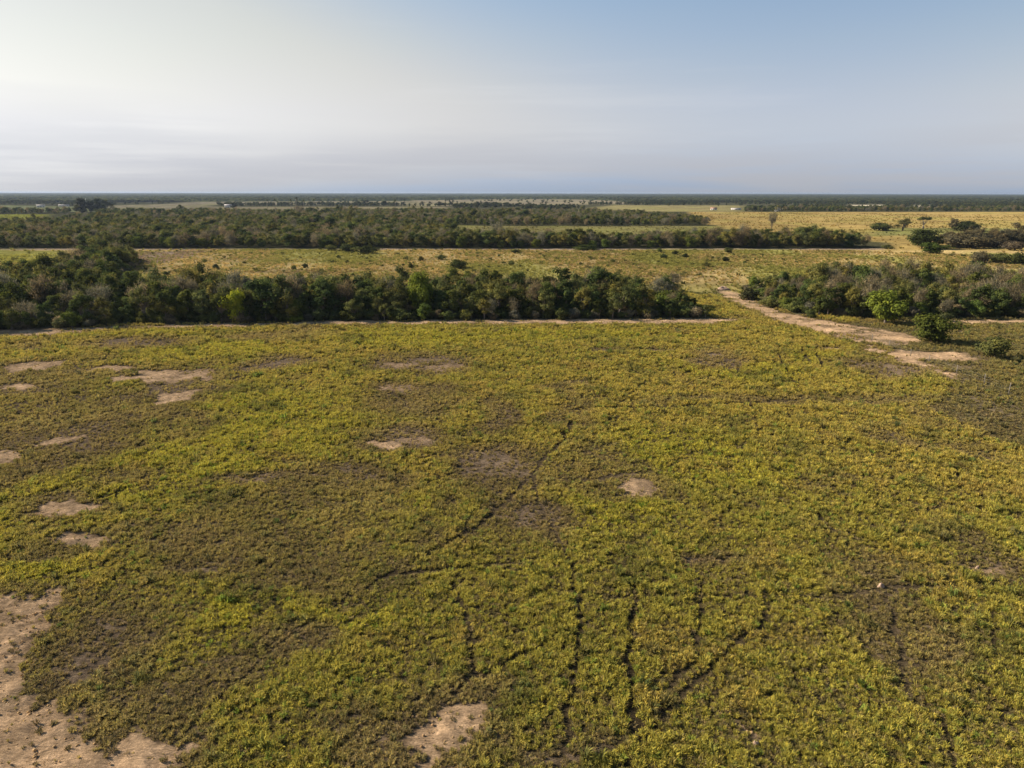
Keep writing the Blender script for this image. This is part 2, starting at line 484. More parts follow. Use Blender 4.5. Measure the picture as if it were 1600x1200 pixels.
def ground_material():
    m, t = new_mat('land_surface')
    a = mnode(t, 'ShaderNodeAttribute', attribute_name='col')
    b = mnode(t, 'ShaderNodeAttribute', attribute_name='bare')
    co = mnode(t, 'ShaderNodeTexCoord')
    fac = None
    for s, d, lo, hi in ((0.22, 3, 0.74, 1.26), (1.7, 6, 0.62, 1.38), (9.0, 3, 0.78, 1.22)):
        n = mnode(t, 'ShaderNodeTexNoise')
        n.inputs['Scale'].default_value = s
        n.inputs['Detail'].default_value = d
        t.links.new(co.outputs['Object'], n.inputs['Vector'])
        r = mnode(t, 'ShaderNodeMapRange')
        r.inputs[1].default_value = 0.3
        r.inputs[2].default_value = 0.7
        r.inputs[3].default_value = lo
        r.inputs[4].default_value = hi
        t.links.new(n.outputs['Fac'], r.inputs[0])
        if fac is None:
            fac = r.outputs[0]
        else:
            k = mnode(t, 'ShaderNodeMath', operation='MULTIPLY')
            t.links.new(fac, k.inputs[0])
            t.links.new(r.outputs[0], k.inputs[1])
            fac = k.outputs[0]
    mul = mnode(t, 'ShaderNodeVectorMath', operation='SCALE')
    t.links.new(a.outputs['Color'], mul.inputs[0])
    t.links.new(fac, mul.inputs['Scale'])
    # relief: clods and drag marks
    mp = mnode(t, 'ShaderNodeMapping')
    mp.inputs['Rotation'].default_value = (0, 0, R(-42))
    mp.inputs['Scale'].default_value = (0.6, 2.2, 1)
    t.links.new(co.outputs['Object'], mp.inputs[0])
    n = mnode(t, 'ShaderNodeTexNoise')
    n.inputs['Scale'].default_value = 2.2
    n.inputs['Detail'].default_value = 9
    n.inputs['Roughness'].default_value = 0.68
    n.inputs['Distortion'].default_value = 0.7
    t.links.new(mp.outputs[0], n.inputs['Vector'])
    bp = mnode(t, 'ShaderNodeBump')
    bp.inputs['Strength'].default_value = 1.0
    bp.inputs['Distance'].default_value = 0.42
    t.links.new(n.outputs['Fac'], bp.inputs['Height'])
    d = mnode(t, 'ShaderNodeBsdfDiffuse')
    d.inputs['Roughness'].default_value = 0.6
    t.links.new(mul.outputs[0], d.inputs['Color'])
    t.links.new(bp.outputs[0], d.inputs['Normal'])
    o = mnode(t, 'ShaderNodeOutputMaterial')
    t.links.new(d.outputs[0], o.inputs[0])
    return m


def leaf_material(name, source, trans=0.36, spread=0.9, warm=(1.25, 1.12, 0.75), cool=(0.8, 0.92, 1.0)):
    """tinted per plant (source: 'object' colour or the 'tint' of an instanced plant), varied per leaf"""
    m, t = new_mat(name)
    if source == 'object':
        c = mnode(t, 'ShaderNodeObjectInfo').outputs['Color']
    else:
        c = mnode(t, 'ShaderNodeAttribute', attribute_name='tint', attribute_type='INSTANCER').outputs['Color']
    v = mnode(t, 'ShaderNodeAttribute', attribute_name='var')
    r = mnode(t, 'ShaderNodeMapRange')
    r.inputs[3].default_value = 1 - spread / 2
    r.inputs[4].default_value = 1 + spread / 2
    t.links.new(v.outputs['Fac'], r.inputs[0])
    hue = mnode(t, 'ShaderNodeMix', data_type='RGBA')
    hue.inputs[6].default_value = (*cool, 1)
    hue.inputs[7].default_value = (*warm, 1)
    t.links.new(v.outputs['Fac'], hue.inputs[0])
    mu = mnode(t, 'ShaderNodeVectorMath', operation='MULTIPLY')
    t.links.new(c, mu.inputs[0])
    t.links.new(hue.outputs[2], mu.inputs[1])
    sca = mnode(t, 'ShaderNodeVectorMath', operation='SCALE')
    t.links.new(mu.outputs[0], sca.inputs[0])
    t.links.new(r.outputs[0], sca.inputs['Scale'])
    d = mnode(t, 'ShaderNodeBsdfDiffuse')
    tr = mnode(t, 'ShaderNodeBsdfTranslucent')
    t.links.new(sca.outputs[0], d.inputs['Color'])
    t.links.new(sca.outputs[0], tr.inputs['Color'])
    mx = mnode(t, 'ShaderNodeMixShader')
    mx.inputs[0].default_value = trans
    t.links.new(d.outputs[0], mx.inputs[1])
    t.links.new(tr.outputs[0], mx.inputs[2])
    o = mnode(t, 'ShaderNodeOutputMaterial')
    t.links.new(mx.outputs[0], o.inputs[0])
    return m


def plain_material(name, c, noise=4.0, amt=0.35, rough=0.8):
    m, t = new_mat(name)
    co = mnode(t, 'ShaderNodeTexCoord')
    n = mnode(t, 'ShaderNodeTexNoise')
    n.inputs['Scale'].default_value = noise
    n.inputs['Detail'].default_value = 5
    t.links.new(co.outputs['Object'], n.inputs['Vector'])
    r = mnode(t, 'ShaderNodeMapRange')
    r.inputs[1].default_value = 0.25
    r.inputs[2].default_value = 0.75
    r.inputs[3].default_value = 1 - amt
    r.inputs[4].default_value = 1 + amt
    t.links.new(n.outputs['Fac'], r.inputs[0])
    s = mnode(t, 'ShaderNodeVectorMath', operation='SCALE')
    s.inputs[0].default_value = c
    t.links.new(r.outputs[0], s.inputs['Scale'])
    b = mnode(t, 'ShaderNodeBsdfPrincipled')
    b.inputs['Roughness'].default_value = rough
    t.links.new(s.outputs[0], b.inputs['Base Color'])
    o = mnode(t, 'ShaderNodeOutputMaterial')
    t.links.new(b.outputs[0], o.inputs[0])
    return m


M_GROUND = ground_material()
M_LEAF = leaf_material('tree_leaves', 'object')
M_LEAF_I = leaf_material('woodland_leaves', 'tint')
M_GRASS = leaf_material('grass_blades', 'tint', trans=0.35, spread=0.42)
M_BARK = plain_material('bark', (0.15, 0.12, 0.095), 6.0)
M_POST = plain_material('weathered_wood', (0.17, 0.145, 0.115), 8.0)
M_WIRE = plain_material('fence_wire', (0.25, 0.24, 0.23), 3.0, rough=0.5)
M_MOUND = plain_material('heaped_earth', (0.30, 0.20, 0.14), 3.0)
M_CLOD = plain_material('pink_earth', (0.32, 0.215, 0.15), 5.0)
M_WHITE = plain_material('white_wall', (0.55, 0.53, 0.49), 0.6, 0.12)
M_ROOF = plain_material('sheet_roof', (0.42, 0.38, 0.36), 0.5, 0.2)
M_TILE = plain_material('clay_roof', (0.30, 0.15, 0.10), 0.5, 0.2)
M_DARK = plain_material('dark_opening', (0.03, 0.03, 0.035), 1.0, 0.1)


# ------------------------------------------------------------------ mesh helpers
def mesh_from(name, V, faces_flat, nper, mat, attrs=None, smooth_shade=False):
    """V (n,3); faces_flat int array of loops; nper = loops per face (int or array)"""
    me = bpy.data.meshes.new(name)
    V = np.asarray(V, np.float32)
    fl = np.asarray(faces_flat, np.int32).ravel()
    nf = len(fl) // nper if isinstance(nper, int) else len(nper)
    tot = np.full(nf, nper, np.int32) if isinstance(nper, int) else np.asarray(nper, np.int32)
    st = np.concatenate(([0], np.cumsum(tot)[:-1])).astype(np.int32)
    me.vertices.add(len(V))
    me.vertices.foreach_set('co', V.ravel())
    if nf:
        me.loops.add(len(fl))
        me.loops.foreach_set('vertex_index', fl)
        me.polygons.add(nf)
        me.polygons.foreach_set('loop_start', st)
        me.polygons.foreach_set('loop_total', tot)
    for an, (typ, dom, data) in (attrs or {}).items():
        at_ = me.attributes.new(an, typ, dom)
        at_.data.foreach_set({'FLOAT': 'value', 'INT': 'value', 'FLOAT_COLOR': 'color', 'FLOAT_VECTOR': 'vector'}[typ],
                             np.asarray(data, np.int32 if typ == 'INT' else np.float32).ravel())
    if nf:
        me.update(calc_edges=True)
        me.validate()
    if smooth_shade:
        me.shade_smooth()
    if mat:
        me.materials.append(mat)
    return me


def link(name, me, parent=None):
    o = bpy.data.objects.new(name, me)
    col.objects.link(o)
    if parent:
        o.parent = parent
    return o


def tag(o, label=None, cat=None, group=None, kind=None):
    for k, v in (('label', label), ('category', cat), ('group', group), ('kind', kind)):
        if v:
            o[k] = v
    return o


class MB:
    """collects tubes and boxes for one mesh"""
    def __init__(s):
        s.v, s.f, s.n = [], [], []
        s.k = 0

    def add(s, verts, faces):
        s.v += [tuple(p) for p in verts]
        for f in faces:
            s.f += [i + s.k for i in f]
            s.n.append(len(f))
        s.k = len(s.v)

    def tube(s, pts, rad, n=5):
        pts = [Vector(p) for p in pts]
        vs, fs = [], []
        for i, p in enumerate(pts):
            d = (pts[min(i + 1, len(pts) - 1)] - pts[max(i - 1, 0)]).normalized()
            u = d.orthogonal().normalized()
            w = d.cross(u)
            for k in range(n):
                a = 2 * math.pi * k / n
                vs.append(p + (u * math.cos(a) + w * math.sin(a)) * rad[i])
        for i in range(len(pts) - 1):
            for k in range(n):
                a, b = i * n + k, i * n + (k + 1) % n
                fs.append((a, b, b + n, a + n))
        fs.append(tuple(range(n - 1, -1, -1)))
        fs.append(tuple(range((len(pts) - 1) * n, len(pts) * n)))
        s.add(vs, fs)

    def box(s, x0, x1, y0, y1, z0, z1):
        s.add([(x, y, zz) for zz in (z0, z1) for x, y in ((x0, y0), (x1, y0), (x1, y1), (x0, y1))],
              [(3, 2, 1, 0), (4, 5, 6, 7), (0, 1, 5, 4), (1, 2, 6, 5), (2, 3, 7, 6), (3, 0, 4, 7)])

    def mesh(s, name, mat, smooth_shade=False):
        return mesh_from(name, s.v, s.f, s.n, mat, smooth_shade=smooth_shade)


# ------------------------------------------------------------------ ground sheet
def build_ground():
    rad = [6.0]
    while rad[-1] < 20000:
        d = rad[-1]
        if d < 24:
            st = 3
        elif d < 165:
            st = max(0.34, 0.0052 * d)
        elif d < 1500:
            st = 0.0085 * d
        else:
            st = 0.03 * d
        rad.append(d + st)
    rad = np.array(rad)
    fine = np.arange(-47, 47.01, 0.29)
    coarse = np.linspace(47, 313, 40)[1:-1]
    ang = np.radians(np.concatenate((fine, coarse)))
    nr, na = len(rad), len(ang)
    A, RR = np.meshgrid(ang, rad)
    x, y = (RR * np.sin(A)).ravel(), (RR * np.cos(A)).ravel()
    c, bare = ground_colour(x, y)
    d = np.hypot(x, y)
    amp = smooth(200, 120, d)
    zz = (fbm(x * 0.07, y * 0.07, 91) - 0.5) * 0.5 * amp + (fbm(x * 0.9, y * 0.9, 93, 3) - 0.5) * (0.12 + 0.30 * bare) * amp
    V = np.column_stack((x, y, zz))
    V = np.vstack((V, ((0, 0, 0),)))
    i = np.arange(nr - 1)[:, None] * na
    j = np.arange(na)[None, :]
    j2 = (j + 1) % na
    q = np.stack((i + j, i + na + j, i + na + j2, i + j2), -1).reshape(-1, 4)
    fan = np.column_stack((np.full(na, nr * na), np.arange(na), (np.arange(na) + 1) % na))
    fl = np.concatenate((q.ravel(), fan.ravel()))
    nper = np.concatenate((np.full(len(q), 4), np.full(na, 3)))
    c4 = np.column_stack((c, np.ones(len(c))))
    c4 = np.vstack((c4, c4[:1]))
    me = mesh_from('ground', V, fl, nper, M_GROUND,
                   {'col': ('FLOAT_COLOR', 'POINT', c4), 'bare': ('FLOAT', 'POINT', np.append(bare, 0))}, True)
    if me.polygons[0].normal.z < 0:
        me.flip_normals()
    o = link('ground', me)
    tag(o, kind='structure')
    return o


build_ground()


def ground_z(x, y):
    x, y = np.atleast_1d(x).astype(float), np.atleast_1d(y).astype(float)
    amp = smooth(200, 120, np.hypot(x, y))
    return (fbm(x * 0.07, y * 0.07, 91) - 0.5) * 0.5 * amp


# ------------------------------------------------------------------ plants: prototype meshes
def leaves_mesh(name, P, N, size, var, mat, rng, aspect=1.5):
    n = len(P)
    N = N / (np.linalg.norm(N, axis=1, keepdims=True) + 1e-9)
    a = rng.normal(size=(n, 3))
    U = np.cross(N, a)
    U /= np.linalg.norm(U, axis=1, keepdims=True) + 1e-9
    W = np.cross(N, U)
    s = size[:, None]
    V = np.empty((n, 4, 3))
    V[:, 0] = P - U * s * 0.5 * aspect
    V[:, 1] = P - W * s * 0.42 + U * s * 0.08
    V[:, 2] = P + U * s * 0.5 * aspect
    V[:, 3] = P + W * s * 0.42 + U * s * 0.08
    return V.reshape(-1, 3), np.repeat(var, 4)


def crown(name, seed, rx, z0, z1, nclump, nleaf, leaf, shell=0.55, twig=0.0, flat=0.0, lean=0.0):
    """leaf clumps through an uneven crown; twig: share of bare twigs"""
    rng = np.random.default_rng(seed)
    zc, rz = (z0 + z1) / 2, (z1 - z0) / 2
    cs = []
    while len(cs) < nclump:
        v = rng.normal(size=3)
        v /= np.linalg.norm(v)
        k = shell + (1 - shell) * rng.random()
        if flat and v[2] < -0.2:
            continue
        lob = 0.80 + 0.35 * math.sin(2.3 * math.atan2(v[1], v[0]) + seed) + 0.15 * rng.normal()
        lob = max(0.45, min(1.15, lob))
        cs.append((v[0] * rx * k * lob * 0.8 + lean, v[1] * rx * k * lob * 0.8, zc + v[2] * rz * k * 0.85 * (0.75 + 0.35 * lob), rng.uniform(0.24, 0.42) * rx * (0.8 if flat else 1)))
    cs = np.array(cs)
    cv = rng.random(nclump)
    nl = int(nleaf * (1 - twig))
    ci = rng.integers(0, nclump, nl)
    d = rng.normal(size=(nl, 3))
    d /= np.linalg.norm(d, axis=1, keepdims=True)
    rr = rng.random(nl) ** 0.45
    P = cs[ci, :3] + d * (cs[ci, 3] * rr)[:, None] * np.array((1, 1, 0.72))
    P[:, 2] = np.maximum(P[:, 2], 0.05)
    out = P - np.array((0, 0, zc - rz * 0.4))
    out /= np.linalg.norm(out, axis=1, keepdims=True) + 1e-9
    N = d * 0.7 + out * 0.5 + np.array((0, 0, 0.35)) + rng.normal(size=(nl, 3)) * 0.45
    size = leaf * rng.uniform(0.6, 1.35, nl)
    var = np.clip(0.65 * cv[ci] + 0.35 * rng.random(nl), 0, 1)
    V, vv = leaves_mesh(name, P, N, size, var, None, rng)
    F4 = np.arange(len(V)).reshape(-1, 4)
    if twig > 0:
        nt = int(nleaf * twig)
        ci = rng.integers(0, nclump, nt)
        base = np.array((0, 0, z0 * 0.6 + 0.3))
        d = rng.normal(size=(nt, 3)) * 0.5 + (cs[ci, :3] - base) / (np.linalg.norm(cs[ci, :3] - base, axis=1, keepdims=True) + 1e-9)
        d /= np.linalg.norm(d, axis=1, keepdims=True)
        p0 = cs[ci, :3] + rng.normal(size=(nt, 3)) * (cs[ci, 3] * 0.55)[:, None]
        p0[:, 2] = np.maximum(p0[:, 2], 0.2)
        ln = rng.uniform(0.35, 1.0, nt)[:, None] * leaf * 3.2
        s = np.cross(d, rng.normal(size=(nt, 3)))
        s /= np.linalg.norm(s, axis=1, keepdims=True) + 1e-9
        s *= rng.uniform(0.022, 0.05, nt)[:, None]
        T = np.empty((nt, 4, 3))
        T[:, 0], T[:, 1], T[:, 2], T[:, 3] = p0 - s, p0 + s, p0 + d * ln + s * 0.4, p0 + d * ln - s * 0.4
        F4 = np.vstack((F4, np.arange(nt * 4).reshape(-1, 4) + len(V)))
        V = np.vstack((V, T.reshape(-1, 3)))
        vv = np.concatenate((vv, np.repeat(rng.random(nt), 4)))
    return mesh_from(name, V, F4, 4, M_LEAF, {'var': ('FLOAT', 'POINT', vv)}), cs


def trunk_mesh(name, seed, cs, h, r0=0.14, stems=2):
    rng = random.Random(seed)
    mb = MB()
    for s in range(stems):
        a = rng.random() * 6.28
        bx, by = 0.18 * math.cos(a) * (stems > 1), 0.18 * math.sin(a) * (stems > 1)
        tx, ty = bx + rng.uniform(-.5, .5), by + rng.uniform(-.5, .5)
        fork = h * rng.uniform(0.28, 0.42)
        mb.tube([(bx, by, -0.3), (bx * 1.2, by * 1.2, fork * 0.5), (tx, ty, fork)], [r0 * 1.25, r0, r0 * 0.8], 6)
        for c in rng.sample(list(range(len(cs))), min(5, len(cs))):
            e = Vector(cs[c][:3])
            m = Vector((tx, ty, fork)).lerp(e, 0.5) + Vector((rng.uniform(-.3, .3), rng.uniform(-.3, .3), rng.uniform(0, .4)))
            mb.tube([(tx, ty, fork - 0.05), m, e], [r0 * 0.6, r0 * 0.38, r0 * 0.12], 4)
    return mb.mesh(name, M_BARK, True)


PROTO = {}       # kind -> list of (crown mesh, trunk mesh, height, width)


def add_proto(kind, seed, h, rx, z0, nclump, nleaf, leaf, stems=2, r0=0.13, **kw):
    me, cs = crown('crown', seed, rx, z0, h, nclump, nleaf, leaf, **kw)
    tr = trunk_mesh('trunk', seed, cs, h, r0, stems)
    co = np.empty(len(me.vertices) * 3, np.float32)
    me.vertices.foreach_get('co', co)
    co = co.reshape(-1, 3)
    PROTO.setdefault(kind, []).append((me, tr, float(co[:, 2].max()), float(np.ptp(co[:, 0]))))


for i in range(4):
    add_proto('dense', 10 + i, 6.6 + 0.5 * i, 2.7 + 0.2 * i, 0.5, 22, 3100, 0.285)
for i in range(3):
    add_proto('loose', 30 + i, 6.8 + 0.6 * i, 2.6 + 0.25 * i, 0.8, 16, 2100, 0.27, stems=3, twig=0.15, shell=0.65)
for i in range(3):
    add_proto('grey', 50 + i, 7.2 + 0.5 * i, 2.7 + 0.2 * i, 1.2, 17, 2000, 0.26, stems=3, twig=0.75, shell=0.6)
for i in range(2):
    add_proto('round', 70 + i, 5.4, 3.3, 0.0, 46, 5200, 0.27, shell=0.35)
add_proto('umbrella', 90, 7.0, 3.6, 4.6, 16, 1300, 0.30, stems=2, r0=0.16, flat=1)
for i in range(3):
    add_proto('bush', 110 + i, 2.6, 2.4, 0.0, 34, 2300, 0.21, stems=3, r0=0.06, shell=0.3)
# far clumps: a few crowns of bigger leaves, seen only at more than half a kilometre
for i in range(3):
    add_proto('far', 130 + i, 7.6, 3.6, 0.6, 11, 260, 1.15, stems=1, shell=0.6)

TINT = {'dense': (0.080, 0.095, 0.031), 'loose': (0.138, 0.134, 0.048), 'grey': (0.165, 0.142, 0.104), 'round': (0.108, 0.130, 0.032),
        'umbrella': (0.065, 0.08, 0.025), 'bush': (0.098, 0.108, 0.038), 'far': (0.062, 0.070, 0.032)}
ADJ = {'dense': 'dark green dense', 'loose': 'olive loose-crowned', 'grey': 'grey nearly leafless', 'round': 'mid green rounded'}


def jitter(c, rng, s=0.22):
    k = 1 + rng.uniform(-s, s)
    h = rng.uniform(-s, s) * 0.55
    return (c[0] * k * (1 + h), c[1] * k, c[2] * k * (1 - h), 1.0)


def place_tree(kind, v, x, y, scale, tint, name, label, cat, group, rz, sink=0.0, sxy=1.0):
    cm, tm, h, w = PROTO[kind][v]
    e = bpy.data.objects.new(name, None)
    e.empty_display_size = 0.5
    col.objects.link(e)
    e.location = (x, y, float(ground_z(x, y)[0]) - sink)
    e.rotation_euler = (0, 0, rz)
    e.scale = (scale * sxy, scale * sxy, scale)
    tag(e, label, cat, group)
    t = link('trunk', tm, e)
    c = link('crown', cm, e)
    c.color = tint
    return e


# ------------------------------------------------------------------ scattering by geometry nodes
def make_collection(name, kinds, mat):
    cc = bpy.data.collections.new(name)
    out = []
    for k in kinds:
        for (cm, tm, h, w) in PROTO[k]:
            me = cm.copy()
            me.materials.clear()
            me.materials.append(mat)
            o = bpy.data.objects.new('%s_%02d' % (name, len(out)), me)
            cc.objects.link(o)
            out.append((k, h, w))
    return cc, out


def scatter(name, P, rz, scl, idx, tint, coll, mat):
    n = len(P)
    me = mesh_from(name, P, [], 3, mat, {
        'rot': ('FLOAT_VECTOR', 'POINT', np.column_stack((np.zeros(n), np.zeros(n), rz)) if np.ndim(rz) == 1 else rz),
        'scl': ('FLOAT_VECTOR', 'POINT', scl), 'idx': ('INT', 'POINT', idx),
        'tint': ('FLOAT_COLOR', 'POINT', np.column_stack((tint, np.ones(n))))})
    o = link(name, me)
    g = bpy.data.node_groups.new(name, 'GeometryNodeTree')
    g.interface.new_socket('Geometry', in_out='INPUT', socket_type='NodeSocketGeometry')
    g.interface.new_socket('Geometry', in_out='OUTPUT', socket_type='NodeSocketGeometry')
    gi, go = g.nodes.new('NodeGroupInput'), g.nodes.new('NodeGroupOutput')
    ci = g.nodes.new('GeometryNodeCollectionInfo')
    ci.inputs[0].default_value = coll
    ci.inputs['Separate Children'].default_value = True
    ci.inputs['Reset Children'].default_value = True
    ip = g.nodes.new('GeometryNodeInstanceOnPoints')
    ip.inputs['Pick Instance'].default_value = True

    def attr(nm, typ):
        a = g.nodes.new('GeometryNodeInputNamedAttribute')
        a.data_type = typ
        a.inputs[0].default_value = nm
        return a.outputs[0]
    g.links.new(gi.outputs[0], ip.inputs['Points'])
    g.links.new(ci.outputs[0], ip.inputs['Instance'])
    g.links.new(attr('idx', 'INT'), ip.inputs['Instance Index'])
    g.links.new(attr('rot', 'FLOAT_VECTOR'), ip.inputs['Rotation'])
    g.links.new(attr('scl', 'FLOAT_VECTOR'), ip.inputs['Scale'])
    g.links.new(ip.outputs[0], go.inputs[0])
    md = o.modifiers.new('plants', 'NODES')
    md.node_group = g
    tag(o, kind='stuff')
    return o


def fill(P, spacing, rng, jit=0.42):
    x0, y0 = P.min(0)
    x1, y1 = P.max(0)
    gx, gy = np.meshgrid(np.arange(x0, x1, spacing), np.arange(y0, y1, spacing))
    gx = gx.ravel() + rng.uniform(-jit, jit, gx.size) * spacing
    gy = gy.ravel() + rng.uniform(-jit, jit, gy.size) * spacing
    m = sdist(gx, gy, P) < 0
    return gx[m], gy[m]


# ------------------------------------------------------------------ near woods: individual trees, the rest as one mass
rng = np.random.default_rng(5)
prng = random.Random(7)
PROTO_W, PW_INFO = make_collection('woodland_proto', ('dense', 'loose', 'grey', 'round', 'bush'), M_LEAF_I)
KIND_OFF = {'dense': 0, 'loose': 4, 'grey': 7, 'round': 10, 'bush': 12}
KIND_N = {'dense': 4, 'loose': 3, 'grey': 3, 'round': 2, 'bush': 3}

near = []        # x, y, kind, variant, scale, tint, belt
for belt, P, wts, spc in (('left woodland', WOOD_LEFT, (0.36, 0.26, 0.14, 0.24), 4.3), ('near belt', BELT_LEFT, (0.36, 0.36, 0.20, 0.08), 3.9),
                          ('right belt', BELT_RIGHT, (0.32, 0.26, 0.34, 0.08), 4.1)):
    xs, ys = fill(P, spc, rng)
    for x, y in zip(xs, ys):
        px, py = to_px(x, y)
        if px < -110 or px > 1710:
            continue
        dd = -float(sdist(np.array([x]), np.array([y]), P)[0])
        w = np.array(wts)
        if dd < 5:
            w = w * np.array((1.5, 0.9, 0.35, 1.0))
        k = ('dense', 'loose', 'grey', 'round')[rng.choice(4, p=w / w.sum())]
        hn = 0.72 + 0.56 * float(fbm(np.array([x * 0.06]), np.array([y * 0.06]), 171, 2)[0])
        s = rng.uniform(0.78, 1.14) * hn * (1.28 if rng.random() < 0.06 else 1.0) * (0.72 if dd < 2.5 else 1.0) * (1.0 if belt != 'right belt' or px > 1260 else 0.72)
        if belt == 'near belt' and px > 1020:
            s *= 1 - 0.35 * (px - 1020) / 90
        near.append((x, y, k, int(rng.integers(0, KIND_N[k])), s, jitter(TINT[k], prng), belt, px, dd))

# single trees and bushes that stand out: (x, y of the foot, width px, height px, kind, tint, label, category, group)
LIME = (0.25, 0.27, 0.03)
BRIGHT = (0.13, 0.155, 0.028)
DK = (0.055, 0.064, 0.024)
OL = (0.105, 0.108, 0.040)
BRN = (0.105, 0.090, 0.058)
GRY = (0.13, 0.115, 0.085)
SINGLES = [
    (364, 505, 34, 50, 'round', LIME, 'lime green tree standing out against the dark near belt', 'tree'),
    (655, 494, 46, 66, 'round', BRIGHT, 'tall bright green tree rising above the middle of the near belt', 'tree'),
    (937, 452, 40, 34, 'umbrella', OL, 'flat-topped spreading tree showing above the near belt in the middle meadow', 'tree'),
    (1052, 458, 42, 34, 'grey', GRY, 'feathery grey tree behind the right end of the near belt', 'tree'),
    (1393, 510, 52, 47, 'round', BRIGHT, 'bright green round tree in front of the right belt by the sandy fan', 'tree'),
    (1472, 540, 62, 40, 'round', (0.080, 0.092, 0.022), 'wide green bush casting a shadow right of the sandy fan', 'bush'),
    (1563, 562, 36, 28, 'bush', OL, 'small loose bush at the right edge of the rough land', 'bush'),
    (92, 514, 22, 16, 'bush', (0.10, 0.105, 0.05), 'pale grey-green bush at the foot of the left woodland', 'bush'),
    (458, 504, 18, 9, 'bush', BRIGHT, 'low light green bush at the foot of the near belt', 'bush'),
    (714, 421, 32, 15, 'bush', DK, 'dark broad bush alone in the middle meadow', 'bush'),
    (632, 436, 14, 12, 'bush', OL, 'small olive bush behind the near belt', 'bush'),
    (572, 397, 30, 12, 'bush', DK, 'dark bush standing out in front of the far belt', 'bush'),
    (540, 394, 34, 12, 'bush', (0.05, 0.06, 0.025), 'broad bush left of the dark one before the far belt', 'bush'),
    (516, 392, 18, 9, 'bush', OL, 'small bush at the left end of the clump before the far belt', 'bush'),
    (805, 396, 14, 6, 'bush', DK, 'low dark bush at the far side of the middle meadow', 'bush'),
    (920, 391, 40, 8, 'bush', (0.05, 0.062, 0.02), 'low spreading bush against the foot of the far belt', 'bush'),
    (1071, 404, 10, 8, 'bush', DK, 'small dark bush in the far part of the middle meadow', 'bush'),
    (1139, 396, 12, 9, 'bush', DK, 'dark round bush just in front of the far belt', 'bush'),
    (1381, 361, 32, 11, 'bush', DK, 'dark oval bush in the golden field', 'bush'),
    (1416, 361, 36, 18, 'loose', (0.11, 0.10, 0.045), 'pale olive tree in the golden field', 'tree'),
    (1446, 358, 22, 16, 'umbrella', DK, 'small dark flat-topped tree in the golden field', 'tree'),
    (1493, 361, 15, 16, 'dense', BRN, 'narrow brown tree beside a dark bush in the golden field', 'tree'),
    (1517, 362, 36, 14, 'bush', DK, 'broad dark bush in the golden field at right', 'bush'),
    (1594, 372, 28, 20, 'loose', BRN, 'brownish tree at the right edge of the golden field', 'tree'),
    (1207, 357, 14, 27, 'grey', GRY, 'thin pale tree in the golden field behind the far belt', 'tree'),
    (1448, 390, 44, 26, 'round', (0.05, 0.062, 0.02), 'dark green tree at the end of the brown thicket', 'tree'),
    (1466, 398, 36, 16, 'round', (0.062, 0.085, 0.022), 'green round bush below the dark tree by the brown thicket', 'bush'),
    (1500, 388, 34, 20, 'bush', BRN, 'purplish brown bush next to the dark tree in the thicket', 'bush'),
    (1530, 389, 34, 16, 'bush', BRN, 'brown bush in the middle of the thicket by the golden field', 'bush'),
    (1562, 388, 36, 14, 'bush', (0.06, 0.052, 0.036), 'dark brown low bush toward the right of the thicket', 'bush'),
    (1592, 392, 26, 12, 'bush', (0.10, 0.08, 0.06), 'greyish bush at the right end of the thicket', 'bush'),
    (1538, 412, 26, 16, 'bush', BRN, 'small brown bush on the meadow left of its pale neighbour', 'bush'),
    (1568, 412, 26, 14, 'bush', OL, 'pale bush on the meadow below the brown thicket', 'bush'),
    (1596, 415, 26, 16, 'bush', DK, 'dark bush on the meadow at the right frame edge', 'bush'),
    (1388, 389, 14, 6, 'bush', OL, 'tiny bush at the gap between far belt and thicket', 'bush'),
    (1270, 497, 14, 10, 'bush', DK, 'small dark bush by the track at the foot of the right belt', 'bush'),
    (1172, 470, 26, 18, 'bush', (0.06, 0.06, 0.03), 'olive bush beside the dirt track at the left end of the right belt', 'bush'),
    (1208, 482, 24, 14, 'bush', OL, 'low olive bush lower down beside the dirt track', 'bush'),
    (1480, 503, 14, 12, 'bush', (0.09, 0.10, 0.05), 'small pale bush at the foot of the right belt', 'bush'),
]
for px, py, wp, hp, kind, tint, label, cat in SINGLES:
    x, y = at(px, py)
    d = math.hypot(math.hypot(x, y), H)
    v = prng.randrange(len(PROTO[kind]))
    h, w = PROTO[kind][v][2], PROTO[kind][v][3]
    hz_ = hp / F * d * 1.03
    wz_ = wp / F * d * (1.38 if kind in ('round', 'bush') else 1.0)
    s = hz_ / h
    nm = {'tree': 'tree', 'bush': 'bush'}[cat]
    place_tree(kind, v, x, y + wz_ * 0.25, s, (*tint, 1), nm, label, cat, None, prng.random() * 6.28, 0.02, (wz_ / (w * (0.82 + 0.30 * smooth(60, 110, y)))) / s)
    near = [t for t in near if (t[0] - x) ** 2 + (t[1] - y) ** 2 > (wz_ * 0.42) ** 2]

